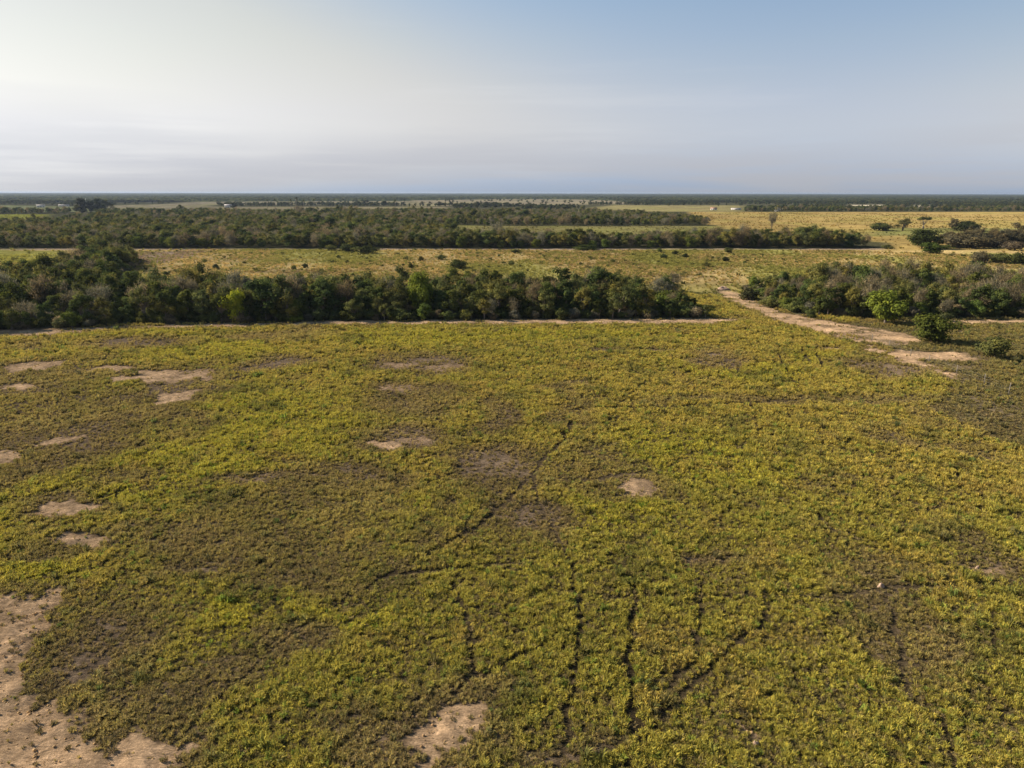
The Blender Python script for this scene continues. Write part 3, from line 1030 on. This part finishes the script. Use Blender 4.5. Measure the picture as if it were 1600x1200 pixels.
# random small bushes of the middle meadow
g_m = 'small dark bushes dotted over the middle meadow'
MEADOW = poly(((215, 436), (1040, 440), (1100, 446), (1560, 438), (1560, 402), (1380, 393), (215, 394)))
spots = []
while len(spots) < 46:
    px, py = prng.uniform(225, 1560), prng.uniform(393, 440)
    x, y = at(px, py)
    A1, A2 = np.array([x]), np.array([y])
    if sdist(A1, A2, MEADOW)[0] > -2 or min(float(sdist(A1, A2, q)[0]) for q in (WOOD_LEFT, BELT_LEFT, BELT_RIGHT)) < 4:
        continue
    if float(fbm(np.array([x * 0.05]), np.array([y * 0.04]), 181, 2)[0]) < 0.52 and prng.random() < 0.75:
        continue
    spots.append((px, py, x, y))
spots.sort()
ORD = ['first', 'second', 'third', 'fourth', 'fifth', 'sixth', 'seventh', 'eighth', 'ninth', 'tenth', 'eleventh', 'twelfth', 'thirteenth', 'fourteenth', 'fifteenth', 'sixteenth', 'seventeenth', 'eighteenth', 'nineteenth', 'twentieth', 'twenty-first', 'twenty-second', 'twenty-third', 'twenty-fourth']
count = {}
for px, py, x, y in spots:
    v = prng.randrange(3)
    s = 0.36 + 0.62 * prng.random() ** 1.6
    size = 'small' if s < 0.62 else 'taller'
    part = 'left' if px < 640 else ('middle' if px < 1060 else 'right')
    half = 'near' if py > 414 else 'far'
    i = count[(size, part, half)] = count.get((size, part, half), -1) + 1
    place_tree('bush', v, x, y, s, jitter(prng.choice((DK, OL, TINT['bush'])), prng), 'bush',
               '%s dark meadow bush, %s such from left in the %s half, %s third' % (size, ORD[i], half, part), 'bush', g_m, prng.random() * 6.28, 0.02, prng.uniform(0.9, 1.3))

near.sort(key=lambda t: t[1] ** 2 + t[0] ** 2)
KEEP = 262
indiv, rest = near[:KEEP], near[KEEP:]
LAND = {'left woodland': [(-200, 92, 'left of the pale foot bush'), (92, 210, 'right of the pale foot bush')],
        'near belt': [(0, 364, 'left of the lime tree'), (364, 458, 'right of the lime tree'), (458, 655, 'left of the tall bright tree'), (655, 937, 'right of the tall bright tree'),
                      (937, 1200, 'from the near belt track end')],
        'right belt': [(0, 1270, 'from the right belt track end'), (1270, 1393, 'left of the round bright tree'), (1393, 1480, 'right of the round bright tree'), (1480, 2000, 'right of the small pale bush')]}
cells = {}
for t in indiv:
    belt, px, dd, k = t[6], t[7], t[8], t[2]
    for a, b, ph in LAND[belt]:
        if a <= px < b:
            break
    row = 'front row' if dd < 4.2 else ('second row' if dd < 8.5 else 'back rows')
    cells.setdefault((belt, ph, k, row, a, b), []).append(t)
for (belt, ph, k, row, a, b), ts in cells.items():
    left = ph.startswith('left of') or (ph.startswith('from') and belt == 'near belt')
    ts.sort(key=lambda t: -t[7] if left else t[7])
    for i, (x, y, kind, v, s, tint, bl, px, dd) in enumerate(ts):
        lab = '%s tree, %s such %s, %s' % (ADJ[k], ORD[i] if i < 24 else 'farther', ph, row)
        place_tree(kind, v, x, y, s, tint, 'tree', lab, 'tree', 'trees of the %s' % belt, prng.random() * 6.28, 0.05, prng.uniform(0.92, 1.15))

# understorey and the trees deeper in the near woods
P_, I_, S_, T_ = [], [], [], []
for x, y, kind, v, s, tint, *_ in rest:
    P_.append((x, y, -0.05)); I_.append(KIND_OFF[kind] + v); S_.append((s, s, s)); T_.append(tint[:3])
for P in (WOOD_LEFT, BELT_LEFT, BELT_RIGHT):
    xs, ys = fill(P, 2.6, rng)
    for x, y in zip(xs, ys):
        s = rng.uniform(0.55, 1.1)
        P_.append((x, y, -0.05)); I_.append(12 + int(rng.integers(0, 3))); S_.append((s, s, s)); T_.append(jitter(TINT['bush'] if rng.random() < .7 else TINT['grey'], prng)[:3])
scatter('woodland', np.array(P_), rng.uniform(0, 6.28, len(P_)), np.array(S_), I_, np.array(T_), PROTO_W, M_LEAF_I)

# ------------------------------------------------------------------ woods farther off
P_, I_, S_, T_ = [], [], [], []
for j, P in enumerate(WOODS_FAR):
    xs, ys = fill(P, (4.6, 6.2, 7.0, 8.0, 10.0, 8.5, 4.5)[j], rng)
    m = (np.abs(xs) < ys * 0.86)
    xs, ys = xs[m], ys[m]
    gap = fbm(xs * 0.02, ys * 0.012, 101)
    hn = 0.62 + 0.72 * fbm(xs * 0.035, ys * 0.02, 173, 3)
    for x, y, g, hh in zip(xs, ys, gap, hn):
        if j == 1 and g < 0.30:
            continue
        k = ('dense', 'loose', 'grey', 'round')[rng.choice(4, p=((.36, .36, .18, .10), (.42, .34, .14, .10), (.34, .32, .28, .06), (.7, .2, .1, 0), (.5, .3, .2, 0), (.5, .3, .2, 0), (.3, .3, .3, .1))[j])]
        s = rng.uniform(0.75, 1.12) * hh * (1.3 if rng.random() < 0.05 else 1.0)
        c = jitter(BRN if j == 6 else TINT[k], prng)[:3]
        P_.append((x, y, 0)); I_.append(KIND_OFF[k] + int(rng.integers(0, KIND_N[k]))); S_.append((s * 1.15, s * 1.15, s)); T_.append(c)
scatter('distant_woods', np.array(P_), rng.uniform(0, 6.28, len(P_)), np.array(S_), I_, np.array(T_), PROTO_W, M_LEAF_I)

PROTO_F, PF_INFO = make_collection('far_proto', ('far',), M_LEAF_I)
OPEN = [P for P, c, s in FIELDS[3:-2]]
pts = []
n_try = 30000
r_ = 1000 * (7000 / 1000) ** rng.random(n_try)
a_ = np.radians(rng.uniform(-42, 42, n_try))
xs, ys = r_ * np.sin(a_), r_ * np.cos(a_)
inside = np.zeros(n_try, bool)
for P in OPEN:
    inside |= sdist(xs, ys, P) < 12 * (r_ / 1500)
clump = fbm(xs * 0.004, ys * 0.002, 111)
keep = (~inside & (clump > 0.40) & (ys > 1160)) | (inside & (rng.random(n_try) < 0.06) & (fbm(xs * 0.006, ys * 0.004, 113) > 0.5) & (ys > 1500))
xs, ys, r_ = xs[keep], ys[keep], r_[keep]
n = len(xs)
s = rng.uniform(0.7, 1.25, n)
wid = s * np.clip(r_ / 1800, 1.0, 2.6)
T = np.array([jitter(TINT['far'], prng, 0.3)[:3] for _ in range(n)])
scatter('far_woods', np.column_stack((xs, ys, np.zeros(n))), rng.uniform(0, 6.28, n), np.column_stack((wid, wid, s)), rng.integers(0, 3, n), T, PROTO_F, M_LEAF_I)


def canopy():
    """the unbroken forest toward the horizon: one canopy surface of uneven crowns"""
    rad = 2300 * 1.028 ** np.arange(80)
    rad = rad[rad < 19800]
    ang = np.radians(np.arange(-46, 46.01, 0.14))
    A, RR = np.meshgrid(ang, rad)
    x, y = (RR * np.sin(A)).ravel(), (RR * np.cos(A)).ravel()
    f = np.ones(x.shape)
    for P in OPEN:
        f *= smooth(-20, 60, sdist(x, y, P))
    f *= smooth(0.30, 0.42, fbm(x * 0.0016, y * 0.0008, 121) + 0.25 * smooth(3000, 5000, np.hypot(x, y)))
    r = np.random.default_rng(3).random(x.shape)
    zz = f * (4.5 + 4.5 * r) - 0.6
    na = len(ang)
    i = np.arange(len(rad) - 1)[:, None] * na
    j = np.arange(na - 1)[None, :]
    q = np.stack((i + j, i + j + 1, i + na + j + 1, i + na + j), -1).reshape(-1, 4)
    keepq = (f[q].max(1) > 0.05)
    var = np.random.default_rng(4).random(len(x))
    me = mesh_from('forest', np.column_stack((x, y, zz)), q[keepq], 4, M_LEAF, {'var': ('FLOAT', 'POINT', var)})
    o = link('forest', me)
    o.color = (0.048, 0.055, 0.027, 1)
    tag(o, kind='stuff')


canopy()


# ------------------------------------------------------------------ grass
def tuft(name, seed, nb, h, spread, w, mat):
    rng = np.random.default_rng(seed)
    V, Fc, vv = [], [], []
    for b in range(nb):
        a = rng.random() * 6.283
        r0 = spread * 0.35 * math.sqrt(rng.random())
        ca, sa = math.cos(a), math.sin(a)
        L = h * rng.uniform(0.6, 1.15)
        lean = rng.uniform(0.25, 1.0) * spread
        bx, by = r0 * math.cos(a + rng.normal() * 0.6), r0 * math.sin(a + rng.normal() * 0.6)
        mx, my, mz = bx + ca * lean * 0.4, by + sa * lean * 0.4, L * 0.68
        tx, ty, tz = bx + ca * lean, by + sa * lean, L * rng.uniform(0.55, 1.0)
        tw = rng.normal() * 0.8
        ux, uy = -math.sin(a + tw) * w * rng.uniform(.7, 1.4), math.cos(a + tw) * w * rng.uniform(.7, 1.4)
        k = len(V)
        V += [(bx - ux * .6, by - uy * .6, -0.05), (bx + ux * .6, by + uy * .6, -0.05), (mx + ux, my + uy, mz), (mx - ux, my - uy, mz), (tx, ty, tz)]
        Fc.append((k, k + 1, k + 2, k + 3))
        Fc.append((k + 3, k + 2, k + 4))
        vv += [rng.random()] * 5
    flat = [i for f in Fc for i in f]
    return mesh_from(name, V, flat, [len(f) for f in Fc], mat, {'var': ('FLOAT', 'POINT', vv)})


cg = bpy.data.collections.new('grass_proto')
for i in range(6):
    cg.objects.link(bpy.data.objects.new('grass_proto_%02d' % i, tuft('tuft', 200 + i, 40, 0.40 + 0.03 * i, 0.30, 0.017, M_GRASS)))



def leafy(name, seed, nl, r, h, leaf, mat):
    rg = np.random.default_rng(seed)
    a, q = rg.uniform(0, 6.283, nl), np.sqrt(rg.random(nl))
    lob = 0.75 + 0.25 * np.sin(3 * a + seed)
    P = np.column_stack((np.cos(a) * q * r * lob, np.sin(a) * q * r * lob, h * (1 - 0.75 * q * q) * rg.uniform(0.35, 1.0, nl)))
    N = P * 1.5 + np.array((0, 0, 0.35)) + rg.normal(size=(nl, 3)) * 0.35
    V, vv = leaves_mesh(name, P, N, leaf * rg.uniform(0.6, 1.4, nl), rg.random(nl), mat, rg, 1.7)
    return mesh_from(name, V, np.arange(len(V)), 4, mat, {'var': ('FLOAT', 'POINT', vv)})


for i in range(3):
    cg.objects.link(bpy.data.objects.new('grass_proto_%02d' % (6 + i), leafy('leafy_tuft', 300 + i, 150, 0.34, 0.36 + 0.05 * i, 0.06, M_GRASS)))
for i in range(2):
    cg.objects.link(bpy.data.objects.new('grass_proto_%02d' % (9 + i), tuft('stalks', 400 + i, 16, 0.72, 0.24, 0.010, M_GRASS)))
MIX = np.array((0.13,) * 6 + (0.028,) * 3 + (0.065,) * 2)
MIX = MIX / MIX.sum()
rng = np.random.default_rng(12)
XS, YS = [], []
for r0, r1, dens in ((24, 45, 20.0), (45, 70, 16.0), (70, 105, 11.0), (105, 150, 7.5), (150, 208, 6.0)):
    n = int(dens * R(86) * (r1 * r1 - r0 * r0) / 2)
    r_ = np.sqrt(rng.uniform(r0 * r0, r1 * r1, n))
    a_ = np.radians(rng.uniform(-43, 43, n))
    XS.append(r_ * np.sin(a_)); YS.append(r_ * np.cos(a_))
x, y = np.concatenate(XS), np.concatenate(YS)
bare, dry, lush, trk = land(x, y)
wood = np.minimum(np.minimum(sdist(x, y, WOOD_LEFT), sdist(x, y, BELT_LEFT)), sdist(x, y, BELT_RIGHT))
rough = smooth(1.0, -1.0, sdist(x, y, ROUGH_P))
u = rng.random(len(x))
tex = fbm(x * 0.55, y * 0.55, 131, 3)
p = (1 - 0.965 * smooth(0.15, 0.7, bare)) * (1 - 0.10 * dry - 1.3 * np.clip(dry - 0.95, 0, 0.6)) * np.where(trk < 1, 0.05, 1.0) * (1 - 0.35 * rough)
p *= 0.82 + 0.18 * smooth(0.32, 0.52, tex)
limit = at(800, 499)[1] + 3
keep = (u < p) & (wood > 0.5) & ((y < limit) | (rough > 0.3) | (x < -90) | ((x > 42) & (x < 80)) | (x > 90))
x, y, bare, dry, lush, trk, rough, tex = (q[keep] for q in (x, y, bare, dry, lush, trk, rough, tex))
n = len(x)
n1 = fbm(x * 0.045, y * 0.03, 141)
n2 = fbm(x * 0.30, y * 0.30, 143, 3)
jit = rng.random((n, 3))
c_gold, c_olive, c_lush, c_dry, c_brown = C(0.450, 0.355, 0.088), C(0.365, 0.315, 0.070), C(0.425, 0.372, 0.062), C(0.355, 0.268, 0.140), C(0.205, 0.152, 0.090)
g = smooth(0.35, 0.65, -0.16 * smooth(80, 45, y) + 0.55 * n1 + 0.45 * n2 + 0.30 * (jit[:, 0] - 0.5) + 0.10 * smooth(-30, 60, x))
c = c_olive + (c_gold - c_olive) * g[:, None]
c = c + (c_lush - c) * (lush * (0.55 + 0.4 * jit[:, 1]))[:, None]
dm = np.clip(dry * 1.0 + 0.5 * rough, 0, 1) * (0.65 + 0.35 * jit[:, 2])
cd = c_brown + (c_dry - c_brown) * smooth(0.3, 0.66, 0.45 * n2 + 0.55 * fbm(x * 0.09, y * 0.07, 149, 3))[:, None]
c = c + (cd - c) * (dm * 0.9)[:, None]
c = c + (C(0.230, 0.195, 0.085) - c) * (rough * (0.35 + 0.5 * smooth(0.4, 0.6, n2)))[:, None]
c = c * rng.uniform(0.88, 1.12, n)[:, None]
n3 = fbm(x * 0.22 + 31, y * 0.20, 147, 3)
tan_ = smooth(0.64, 0.76, n3) * (dm < 0.5) * 0.4
c = c + (C(0.42, 0.29, 0.10) - c) * tan_[:, None]
grg = smooth(0.34, 0.22, n3) * (dm < 0.5) * 0.45
c = c + (C(0.105, 0.115, 0.05) - c) * grg[:, None]
dead = rng.random(n) < 0.16
c[dead] = c[dead] * 0.45 + C(0.19, 0.135, 0.075) * 0.55
green = (rng.random(n) < 0.06) & (dm < 0.5)
c[green] = c[green] * C(0.62, 0.85, 0.8)
d = np.hypot(x, y)
s = rng.uniform(0.55, 1.12, n) * (1 - 0.36 * np.clip(dm, 0, 1)) * (0.8 + 0.4 * smooth(0.35, 0.6, tex)) * (1 + 0.25 * smooth(70, 160, d))
s *= 0.80 + 0.20 * smooth(40, 85, d)
tall = rng.random(n) < 0.02
s[tall] *= 1.7
c[tall] = c[tall] * C(0.62, 0.68, 0.75)
s *= np.where(trk < 1, 0.6, 1.0) * (1 - 0.4 * bare)
zz = ground_z(x, y) - 0.02
rot = np.column_stack((rng.normal(0, 0.15, n), rng.normal(0, 0.15, n), rng.uniform(0, 6.28, n)))
scatter('grass', np.column_stack((x, y, zz)), rot, np.column_stack((s * 1.1, s * 1.1, s)), rng.choice(11, n, p=MIX), c, cg, M_GRASS)

# dead stalks and low litter between the tussocks
XS, YS = [], []
for r0, r1, dens in ((24, 60, 16.0), (60, 110, 8.0)):
    n = int(dens * R(86) * (r1 * r1 - r0 * r0) / 2)
    r_ = np.sqrt(rng.uniform(r0 * r0, r1 * r1, n))
    a_ = np.radians(rng.uniform(-43, 43, n))
    XS.append(r_ * np.sin(a_)); YS.append(r_ * np.cos(a_))
x, y = np.concatenate(XS), np.concatenate(YS)
bare, dry, lush, trk = land(x, y)
keep = (rng.random(len(x)) < 1 - 0.97 * smooth(0.1, 0.55, bare) - 1.2 * np.clip(dry - 0.95, 0, 0.6)) & ((trk > 0.9) | (rng.random(len(x)) < 0.15))
x, y, dry = x[keep], y[keep], dry[keep]
n = len(x)
lt = rng.random(n)
c = C(0.240, 0.180, 0.100) + (C(0.215, 0.185, 0.068) - C(0.240, 0.180, 0.100)) * (lt * np.clip(1 - 0.7 * dry, 0, 1))[:, None]
c = c * rng.uniform(0.6, 1.25, n)[:, None]
s = rng.uniform(0.35, 0.62, n)
scatter('dry_litter_grass', np.column_stack((x, y, ground_z(x, y) - 0.02)), np.column_stack((rng.normal(0, 0.3, n), rng.normal(0, 0.3, n), rng.uniform(0, 6.28, n))),
        np.column_stack((s * 1.5, s * 1.5, s * 0.85)), rng.choice(11, n, p=MIX), c, cg, M_GRASS)

# clods and crumbs lying on the bare soil
def clod(name, seed):
    rg = np.random.default_rng(seed)
    V = np.array([(1, 0, 0), (-1, 0, 0), (0, 1, 0), (0, -1, 0), (0, 0, 0.7), (0, 0, -0.5), (.6, .6, .35), (-.6, .6, .35), (-.6, -.6, .35), (.6, -.6, .35)], float)
    V *= rg.uniform(0.7, 1.25, (10, 1))
    f = [(4, 6, 7), (4, 7, 8), (4, 8, 9), (4, 9, 6), (6, 0, 2), (6, 2, 7), (7, 2, 1), (7, 1, 8), (8, 1, 3), (8, 3, 9), (9, 3, 0), (9, 0, 6), (5, 2, 0), (5, 1, 2), (5, 3, 1), (5, 0, 3)]
    return mesh_from(name, V, [i for q in f for i in q], 3, M_GRASS, {'var': ('FLOAT', 'POINT', rg.random(10))})


cc_ = bpy.data.collections.new('clod_proto')
for i in range(3):
    cc_.objects.link(bpy.data.objects.new('clod_proto_%02d' % i, clod('clod', 500 + i)))
nn = 30000
r_ = np.sqrt(rng.uniform(26 ** 2, 80 ** 2, nn))
a_ = np.radians(rng.uniform(-42, 42, nn))
x, y = r_ * np.sin(a_), r_ * np.cos(a_)
bare, dry, lush, trk = land(x, y)
cl = fbm(x * 0.7, y * 0.7, 161, 3)
keep = (bare > 0.3) & (rng.random(nn) < 0.15 + 0.85 * smooth(0.45, 0.62, cl))
x, y, cl = x[keep], y[keep], cl[keep]
n = len(x)
s = 0.03 + 0.09 * rng.random(n) ** 3
c = SAND * rng.uniform(0.70, 1.05, n)[:, None]
scatter('clods', np.column_stack((x, y, ground_z(x, y) + 0.0)), rng.uniform(0, 6.28, n), np.column_stack((s, s, s)), rng.integers(0, 3, n), c, cc_, M_GRASS)

# meadow and field tussocks beyond the near belt
XS, YS = [], []
for r0, r1, dens in ((175, 400, 0.75), (400, 1150, 0.02)):
    n = int(dens * R(82) * (r1 * r1 - r0 * r0) / 2)
    r_ = np.sqrt(rng.uniform(r0 * r0, r1 * r1, n))
    a_ = np.radians(rng.uniform(-41, 41, n))
    XS.append(r_ * np.sin(a_)); YS.append(r_ * np.cos(a_))
x, y = np.concatenate(XS), np.concatenate(YS)
w = np.full(x.shape, 1e9)
for P in (WOOD_LEFT, BELT_LEFT, BELT_RIGHT, *WOODS_FAR):
    w = np.minimum(w, sdist(x, y, P))
field = np.zeros(x.shape, bool)
for P, cc, sft in FIELDS[:8]:
    field |= sdist(x, y, P) < -1
bare, dry, lush, trk = land(x, y)
tex = fbm(x * 0.06, y * 0.03, 151)
keep = (w > 0) & field & (bare < 0.3) & (rng.random(len(x)) < 0.25 + 0.75 * smooth(0.4, 0.6, tex))
pathd = np.abs(y - at(800, 389.5)[1]) > 5
keep &= pathd
x, y, tex = x[keep], y[keep], tex[keep]
n = len(x)
gc, _ = ground_colour(x, y)
c = gc * rng.uniform(0.95, 1.3, n)[:, None]
gsel = rng.random(n) < 0.25 + 0.45 * smooth(230, 200, y) * (y < 240) + 0.25 * (tex > 0.55)
c[gsel] = C(0.25, 0.24, 0.07) * rng.uniform(0.7, 1.2, gsel.sum())[:, None]
goldf = y > 420
c[goldf] = gc[goldf] * rng.uniform(1.0, 1.22, goldf.sum())[:, None]
dk = rng.random(n) < 0.02
dk &= y < 420
c[dk] = C(0.09, 0.09, 0.035)
dd = np.hypot(x, y)
s = rng.uniform(0.9, 2.0, n) * np.where(dd > 400, 1.5, 1.0)
s[dk] *= 1.6
scatter('meadow_grass', np.column_stack((x, y, np.full(n, -0.02))), rng.uniform(0, 6.28, n), np.column_stack((s * 1.5, s * 1.5, s * 0.9)), rng.integers(0, 6, n), c, cg, M_GRASS)


# ------------------------------------------------------------------ fence, mounds, farm buildings, palms
def build_fence():
    e = bpy.data.objects.new('wire_fence', None)
    col.objects.link(e)
    L = FENCE_L
    e.location = (*L[0], 0)
    tag(e, 'thin post and wire fence along the right edge of the near field', 'fence')
    mb = MB()
    mb.tube([(0, 0, -0.3), (0.01, 0, 0.7), (0, 0.02, 1.45)], [0.06, 0.055, 0.045], 7)
    pm = mb.mesh('post', M_POST, True)
    seg = np.hypot(*(L[1:] - L[:-1]).T)
    cum = np.concatenate(([0], np.cumsum(seg)))
    t = 0.0
    tops = []
    while t < cum[-1]:
        i = min(np.searchsorted(cum, t, 'right') - 1, len(seg) - 1)
        p = L[i] + (L[i + 1] - L[i]) * (t - cum[i]) / seg[i]
        o = link('post', pm, e)
        zz = float(ground_z(*p)[0])
        o.location = (p[0] - L[0][0], p[1] - L[0][1], zz)
        o.rotation_euler = (prng.uniform(-.06, .06), prng.uniform(-.06, .06), prng.random() * 6)
        o.scale = (1, 1, prng.uniform(0.85, 1.15))
        tops.append((o.location.x, o.location.y, zz))
        t += prng.uniform(5.0, 8.0)
    for hh in (0.45, 0.85, 1.2):
        mb = MB()
        mb.tube([(a, b, c_ + hh) for a, b, c_ in tops], [0.004] * len(tops), 3)
        link('wire', mb.mesh('wire', M_WIRE), e)


build_fence()


def mound(px, py, wp, dp, h, mat, label, name='earth_mound'):
    x, y = at(px, py)
    d = math.hypot(math.hypot(x, y), H)
    w = wp / F * d / 2
    nr, na = 5, 14
    V, fs, n = [(0, 0, h)], [], []
    r = np.random.default_rng(int(px))
    for i in range(1, nr + 1):
        for k in range(na):
            a = 6.283 * k / na
            q = i / nr
            rr = q * (1 + 0.18 * r.normal() * (i > 1))
            V.append((w * rr * math.cos(a), w * dp * rr * math.sin(a), h * (1 - q * q) * (1 + 0.25 * r.normal() * (i < nr)) - (0.15 if i == nr else 0)))
    f = [(0, 1 + k, 1 + (k + 1) % na) for k in range(na)]
    for i in range(nr - 1):
        for k in range(na):
            a, b = 1 + i * na + k, 1 + i * na + (k + 1) % na
            f.append((a, a + na, b + na, b))
    me = mesh_from(name, V, [i for q in f for i in q], [len(q) for q in f], mat, smooth_shade=True)
    o = link(name, me)
    o.location = (x, y, float(ground_z(x, y)[0]))
    tag(o, label, 'mound')


mound(1130, 453, 24, 0.5, 0.9, M_MOUND, 'low dark earth bank at the far end of the dirt track')
mound(1376, 918, 11, 0.8, 0.32, M_CLOD, 'small pinkish mound beside the narrow path across the field')
mound(1180, 1164, 11, 0.9, 0.25, M_CLOD, 'small pinkish mound among the grass at the lower right')
mound(1527, 888, 5, 0.9, 0.2, M_CLOD, 'tiny pale clod on the thin patch near the right edge')


def house(px, py, wp, hp, label, roof=M_ROOF, cat='house', name='farmhouse', rot=0.0, depth=7.0, flat=False):
    x, y = at(px, py)
    d = math.hypot(x, y)
    w, h = wp / F * d, hp / F * d
    e = bpy.data.objects.new(name, None)
    col.objects.link(e)
    e.location = (x, y, 0)
    e.rotation_euler = (0, 0, rot - math.atan2(x, y))
    tag(e, label, cat)
    wh = h * 0.62
    mb = MB()
    mb.box(-w / 2, w / 2, 0, depth, -0.2, wh)
    link('wall', mb.mesh('wall', M_WHITE), e)
    mb = MB()
    o_ = 0.5
    mb.add([(-w / 2 - o_, -o_, wh - 0.1), (w / 2 + o_, -o_, wh - 0.1), (w / 2 + o_, depth + o_, wh - 0.1), (-w / 2 - o_, depth + o_, wh - 0.1),
            (-w / 2 - o_, depth / 2, h), (w / 2 + o_, depth / 2, h)], [(3, 2, 1, 0), (0, 1, 5, 4), (2, 3, 4, 5), (1, 2, 5), (3, 0, 4)])
    link('roof', mb.mesh('roof', roof), e)
    mb = MB()
    mb.box(-0.55, 0.55, -0.06, 0.02, 0, 2.1)
    dm = mb.mesh('door', M_DARK)
    link('door', dm, e)
    mb = MB()
    mb.box(-0.7, 0.7, -0.06, 0.02, 1.0, 2.2)
    wm = mb.mesh('window', M_DARK)
    for k in (-0.33, 0.33):
        o = link('window', wm, e)
        o.location = (k * w, 0, 0)


house(64, 324, 9, 3.2, 'pale house at the edge of the far trees at the left', depth=9)
house(100, 322.5, 12, 2.2, 'long low pale shed right of the leftmost far house', cat='shed', name='farm_shed', depth=9)
house(357, 324.5, 10, 4.5, 'white house with a dark tree beside it beyond the woods', depth=9)
house(1215, 330.5, 8, 5, 'white house at the far edge of the golden field', depth=8)
house(1150, 328, 14, 2.5, 'grey-roofed farm building left of the white house by the golden field', cat='shed', name='farm_shed', depth=8)
house(1115, 328.5, 9, 4, 'small clay-roofed house beyond the woods', roof=M_TILE, depth=8)
house(1355, 326.5, 13, 2.4, 'long white shed among the trees beyond the golden field', cat='shed', name='farm_shed', depth=10)

# slender mast
x, y = at(135, 323)
mb = MB()
mb.tube([(0, 0, 0), (0, 0, 8), (0, 0, 16)], [0.35, 0.3, 0.25], 6)
o = link('mast', mb.mesh('mast', M_WHITE))
o.location = (x, y, 0)
tag(o, 'thin white mast between the tall far trees at the left', 'mast')


def palm_meshes(seed):
    rng_ = random.Random(seed)
    mb = MB()
    mb.tube([(0, 0, -0.3), (0.2, 0.1, 5), (0.1, 0.3, 11)], [0.28, 0.2, 0.17], 6)
    tm = mb.mesh('trunk', M_BARK, True)
    V, f, vv = [], [], []
    for k in range(26):
        a = rng_.random() * 6.283
        el = rng_.uniform(-0.5, 1.2)
        L = rng_.uniform(2.0, 2.9)
        p = Vector((0.1, 0.3, 11))
        dirv = Vector((math.cos(a) * math.cos(el), math.sin(a) * math.cos(el), math.sin(el)))
        side = Vector((-math.sin(a), math.cos(a), 0)) * 0.42
        m = p + dirv * L * 0.55
        t = p + dirv * L + Vector((0, 0, -0.7))
        b = len(V)
        V += [p - side * 0.3, p + side * 0.3, m + side, m - side, t]
        f += [(b, b + 1, b + 2, b + 3), (b + 3, b + 2, b + 4)]
        vv += [rng_.random()] * 5
    fm = mesh_from('frond', V, [i for q in f for i in q], [len(q) for q in f], M_LEAF, {'var': ('FLOAT', 'POINT', vv)})
    return tm, fm


PALMS = [palm_meshes(s) for s in (1, 2, 3)]
palm_spots = ((418, 326, 13), (430, 326, 14), (455, 327, 14), (463, 327, 17), (475, 327, 14), (491, 327, 15), (618, 327, 14))
for i, (px, py, hp) in enumerate(palm_spots):
    x, y = at(px, py)
    d = math.hypot(x, y)
    e = bpy.data.objects.new('palm_tree', None)
    col.objects.link(e)
    s = hp / F * d / 12.6
    e.location = (x, y, 0)
    e.scale = (s * 1.15, s * 1.15, s)
    e.rotation_euler = (0, 0, prng.random() * 6)
    lab = 'tall slim palm alone right of the others on the pale fields' if i == 6 else '%s from the left of the six tall palms before the pale fields' % ORD[i]
    tag(e, lab, 'palm tree', 'palms beyond the woods')
    link('trunk', PALMS[i % 3][0], e)
    c_ = link('crown', PALMS[i % 3][1], e)
    c_.color = (0.05, 0.06, 0.03, 1)
far_trees = ((128, 333, 20, 20), (142, 333, 16, 16), (155, 333, 18, 20), (168, 332, 18, 17), (572, 321, 12, 8), (600, 321, 10, 7), (660, 321, 8, 6), (672, 321, 7, 6), (687, 322, 9, 7),
             (705, 320, 7, 5), (746, 323, 10, 8), (760, 323, 12, 8), (365, 325, 9, 8), (515, 322, 8, 5), (538, 321, 10, 5), (1222, 332, 6, 12))
names = ('first from left of the tall trees by the white mast', 'second from left of the tall trees by the white mast', 'third from left of the tall trees by the white mast',
         'fourth from left of the tall trees by the white mast')
for i, (px, py, wp, hp) in enumerate(far_trees):
    x, y = at(px, py)
    d = math.hypot(x, y)
    v = i % len(PROTO['dense'])
    h, w = PROTO['dense'][v][2:]
    s = hp / F * d / h
    if i < 4:
        lab = 'tall dark tree, ' + names[i]
    elif i == 12:
        lab = 'dark tree beside the white house beyond the woods'
    elif i == 15:
        lab = 'slim dark tree beside the white house by the golden field'
    else:
        j = i - 4 if i < 12 else i - 5
        order = sorted([q for q in range(4, 15) if q != 12], key=lambda q: far_trees[q][0])
        lab = 'small dark tree, %s from the left of those dotted on the pale far fields' % ORD[order.index(i)]
    place_tree('dense', v, x, y, s, jitter((0.045, 0.052, 0.024), prng), 'tree', lab, 'tree', None, prng.random() * 6.28, 0.0, wp / F * d / w / s)

# ------------------------------------------------------------------ haze
mb = MB()
mb.box(-21000, 21000, -21000, 21000, -1.5, H + 3.0)
m, t = new_mat('pale_air')
v = mnode(t, 'ShaderNodeVolumePrincipled')
v.inputs['Color'].default_value = (0.36, 0.45, 0.62, 1)
v.inputs['Density'].default_value = 0.00005
v.inputs['Anisotropy'].default_value = 0.2
o_ = mnode(t, 'ShaderNodeOutputMaterial')
t.links.new(v.outputs[0], o_.inputs['Volume'])
hb = link('haze', mb.mesh('haze', m))
tag(hb, kind='stuff')
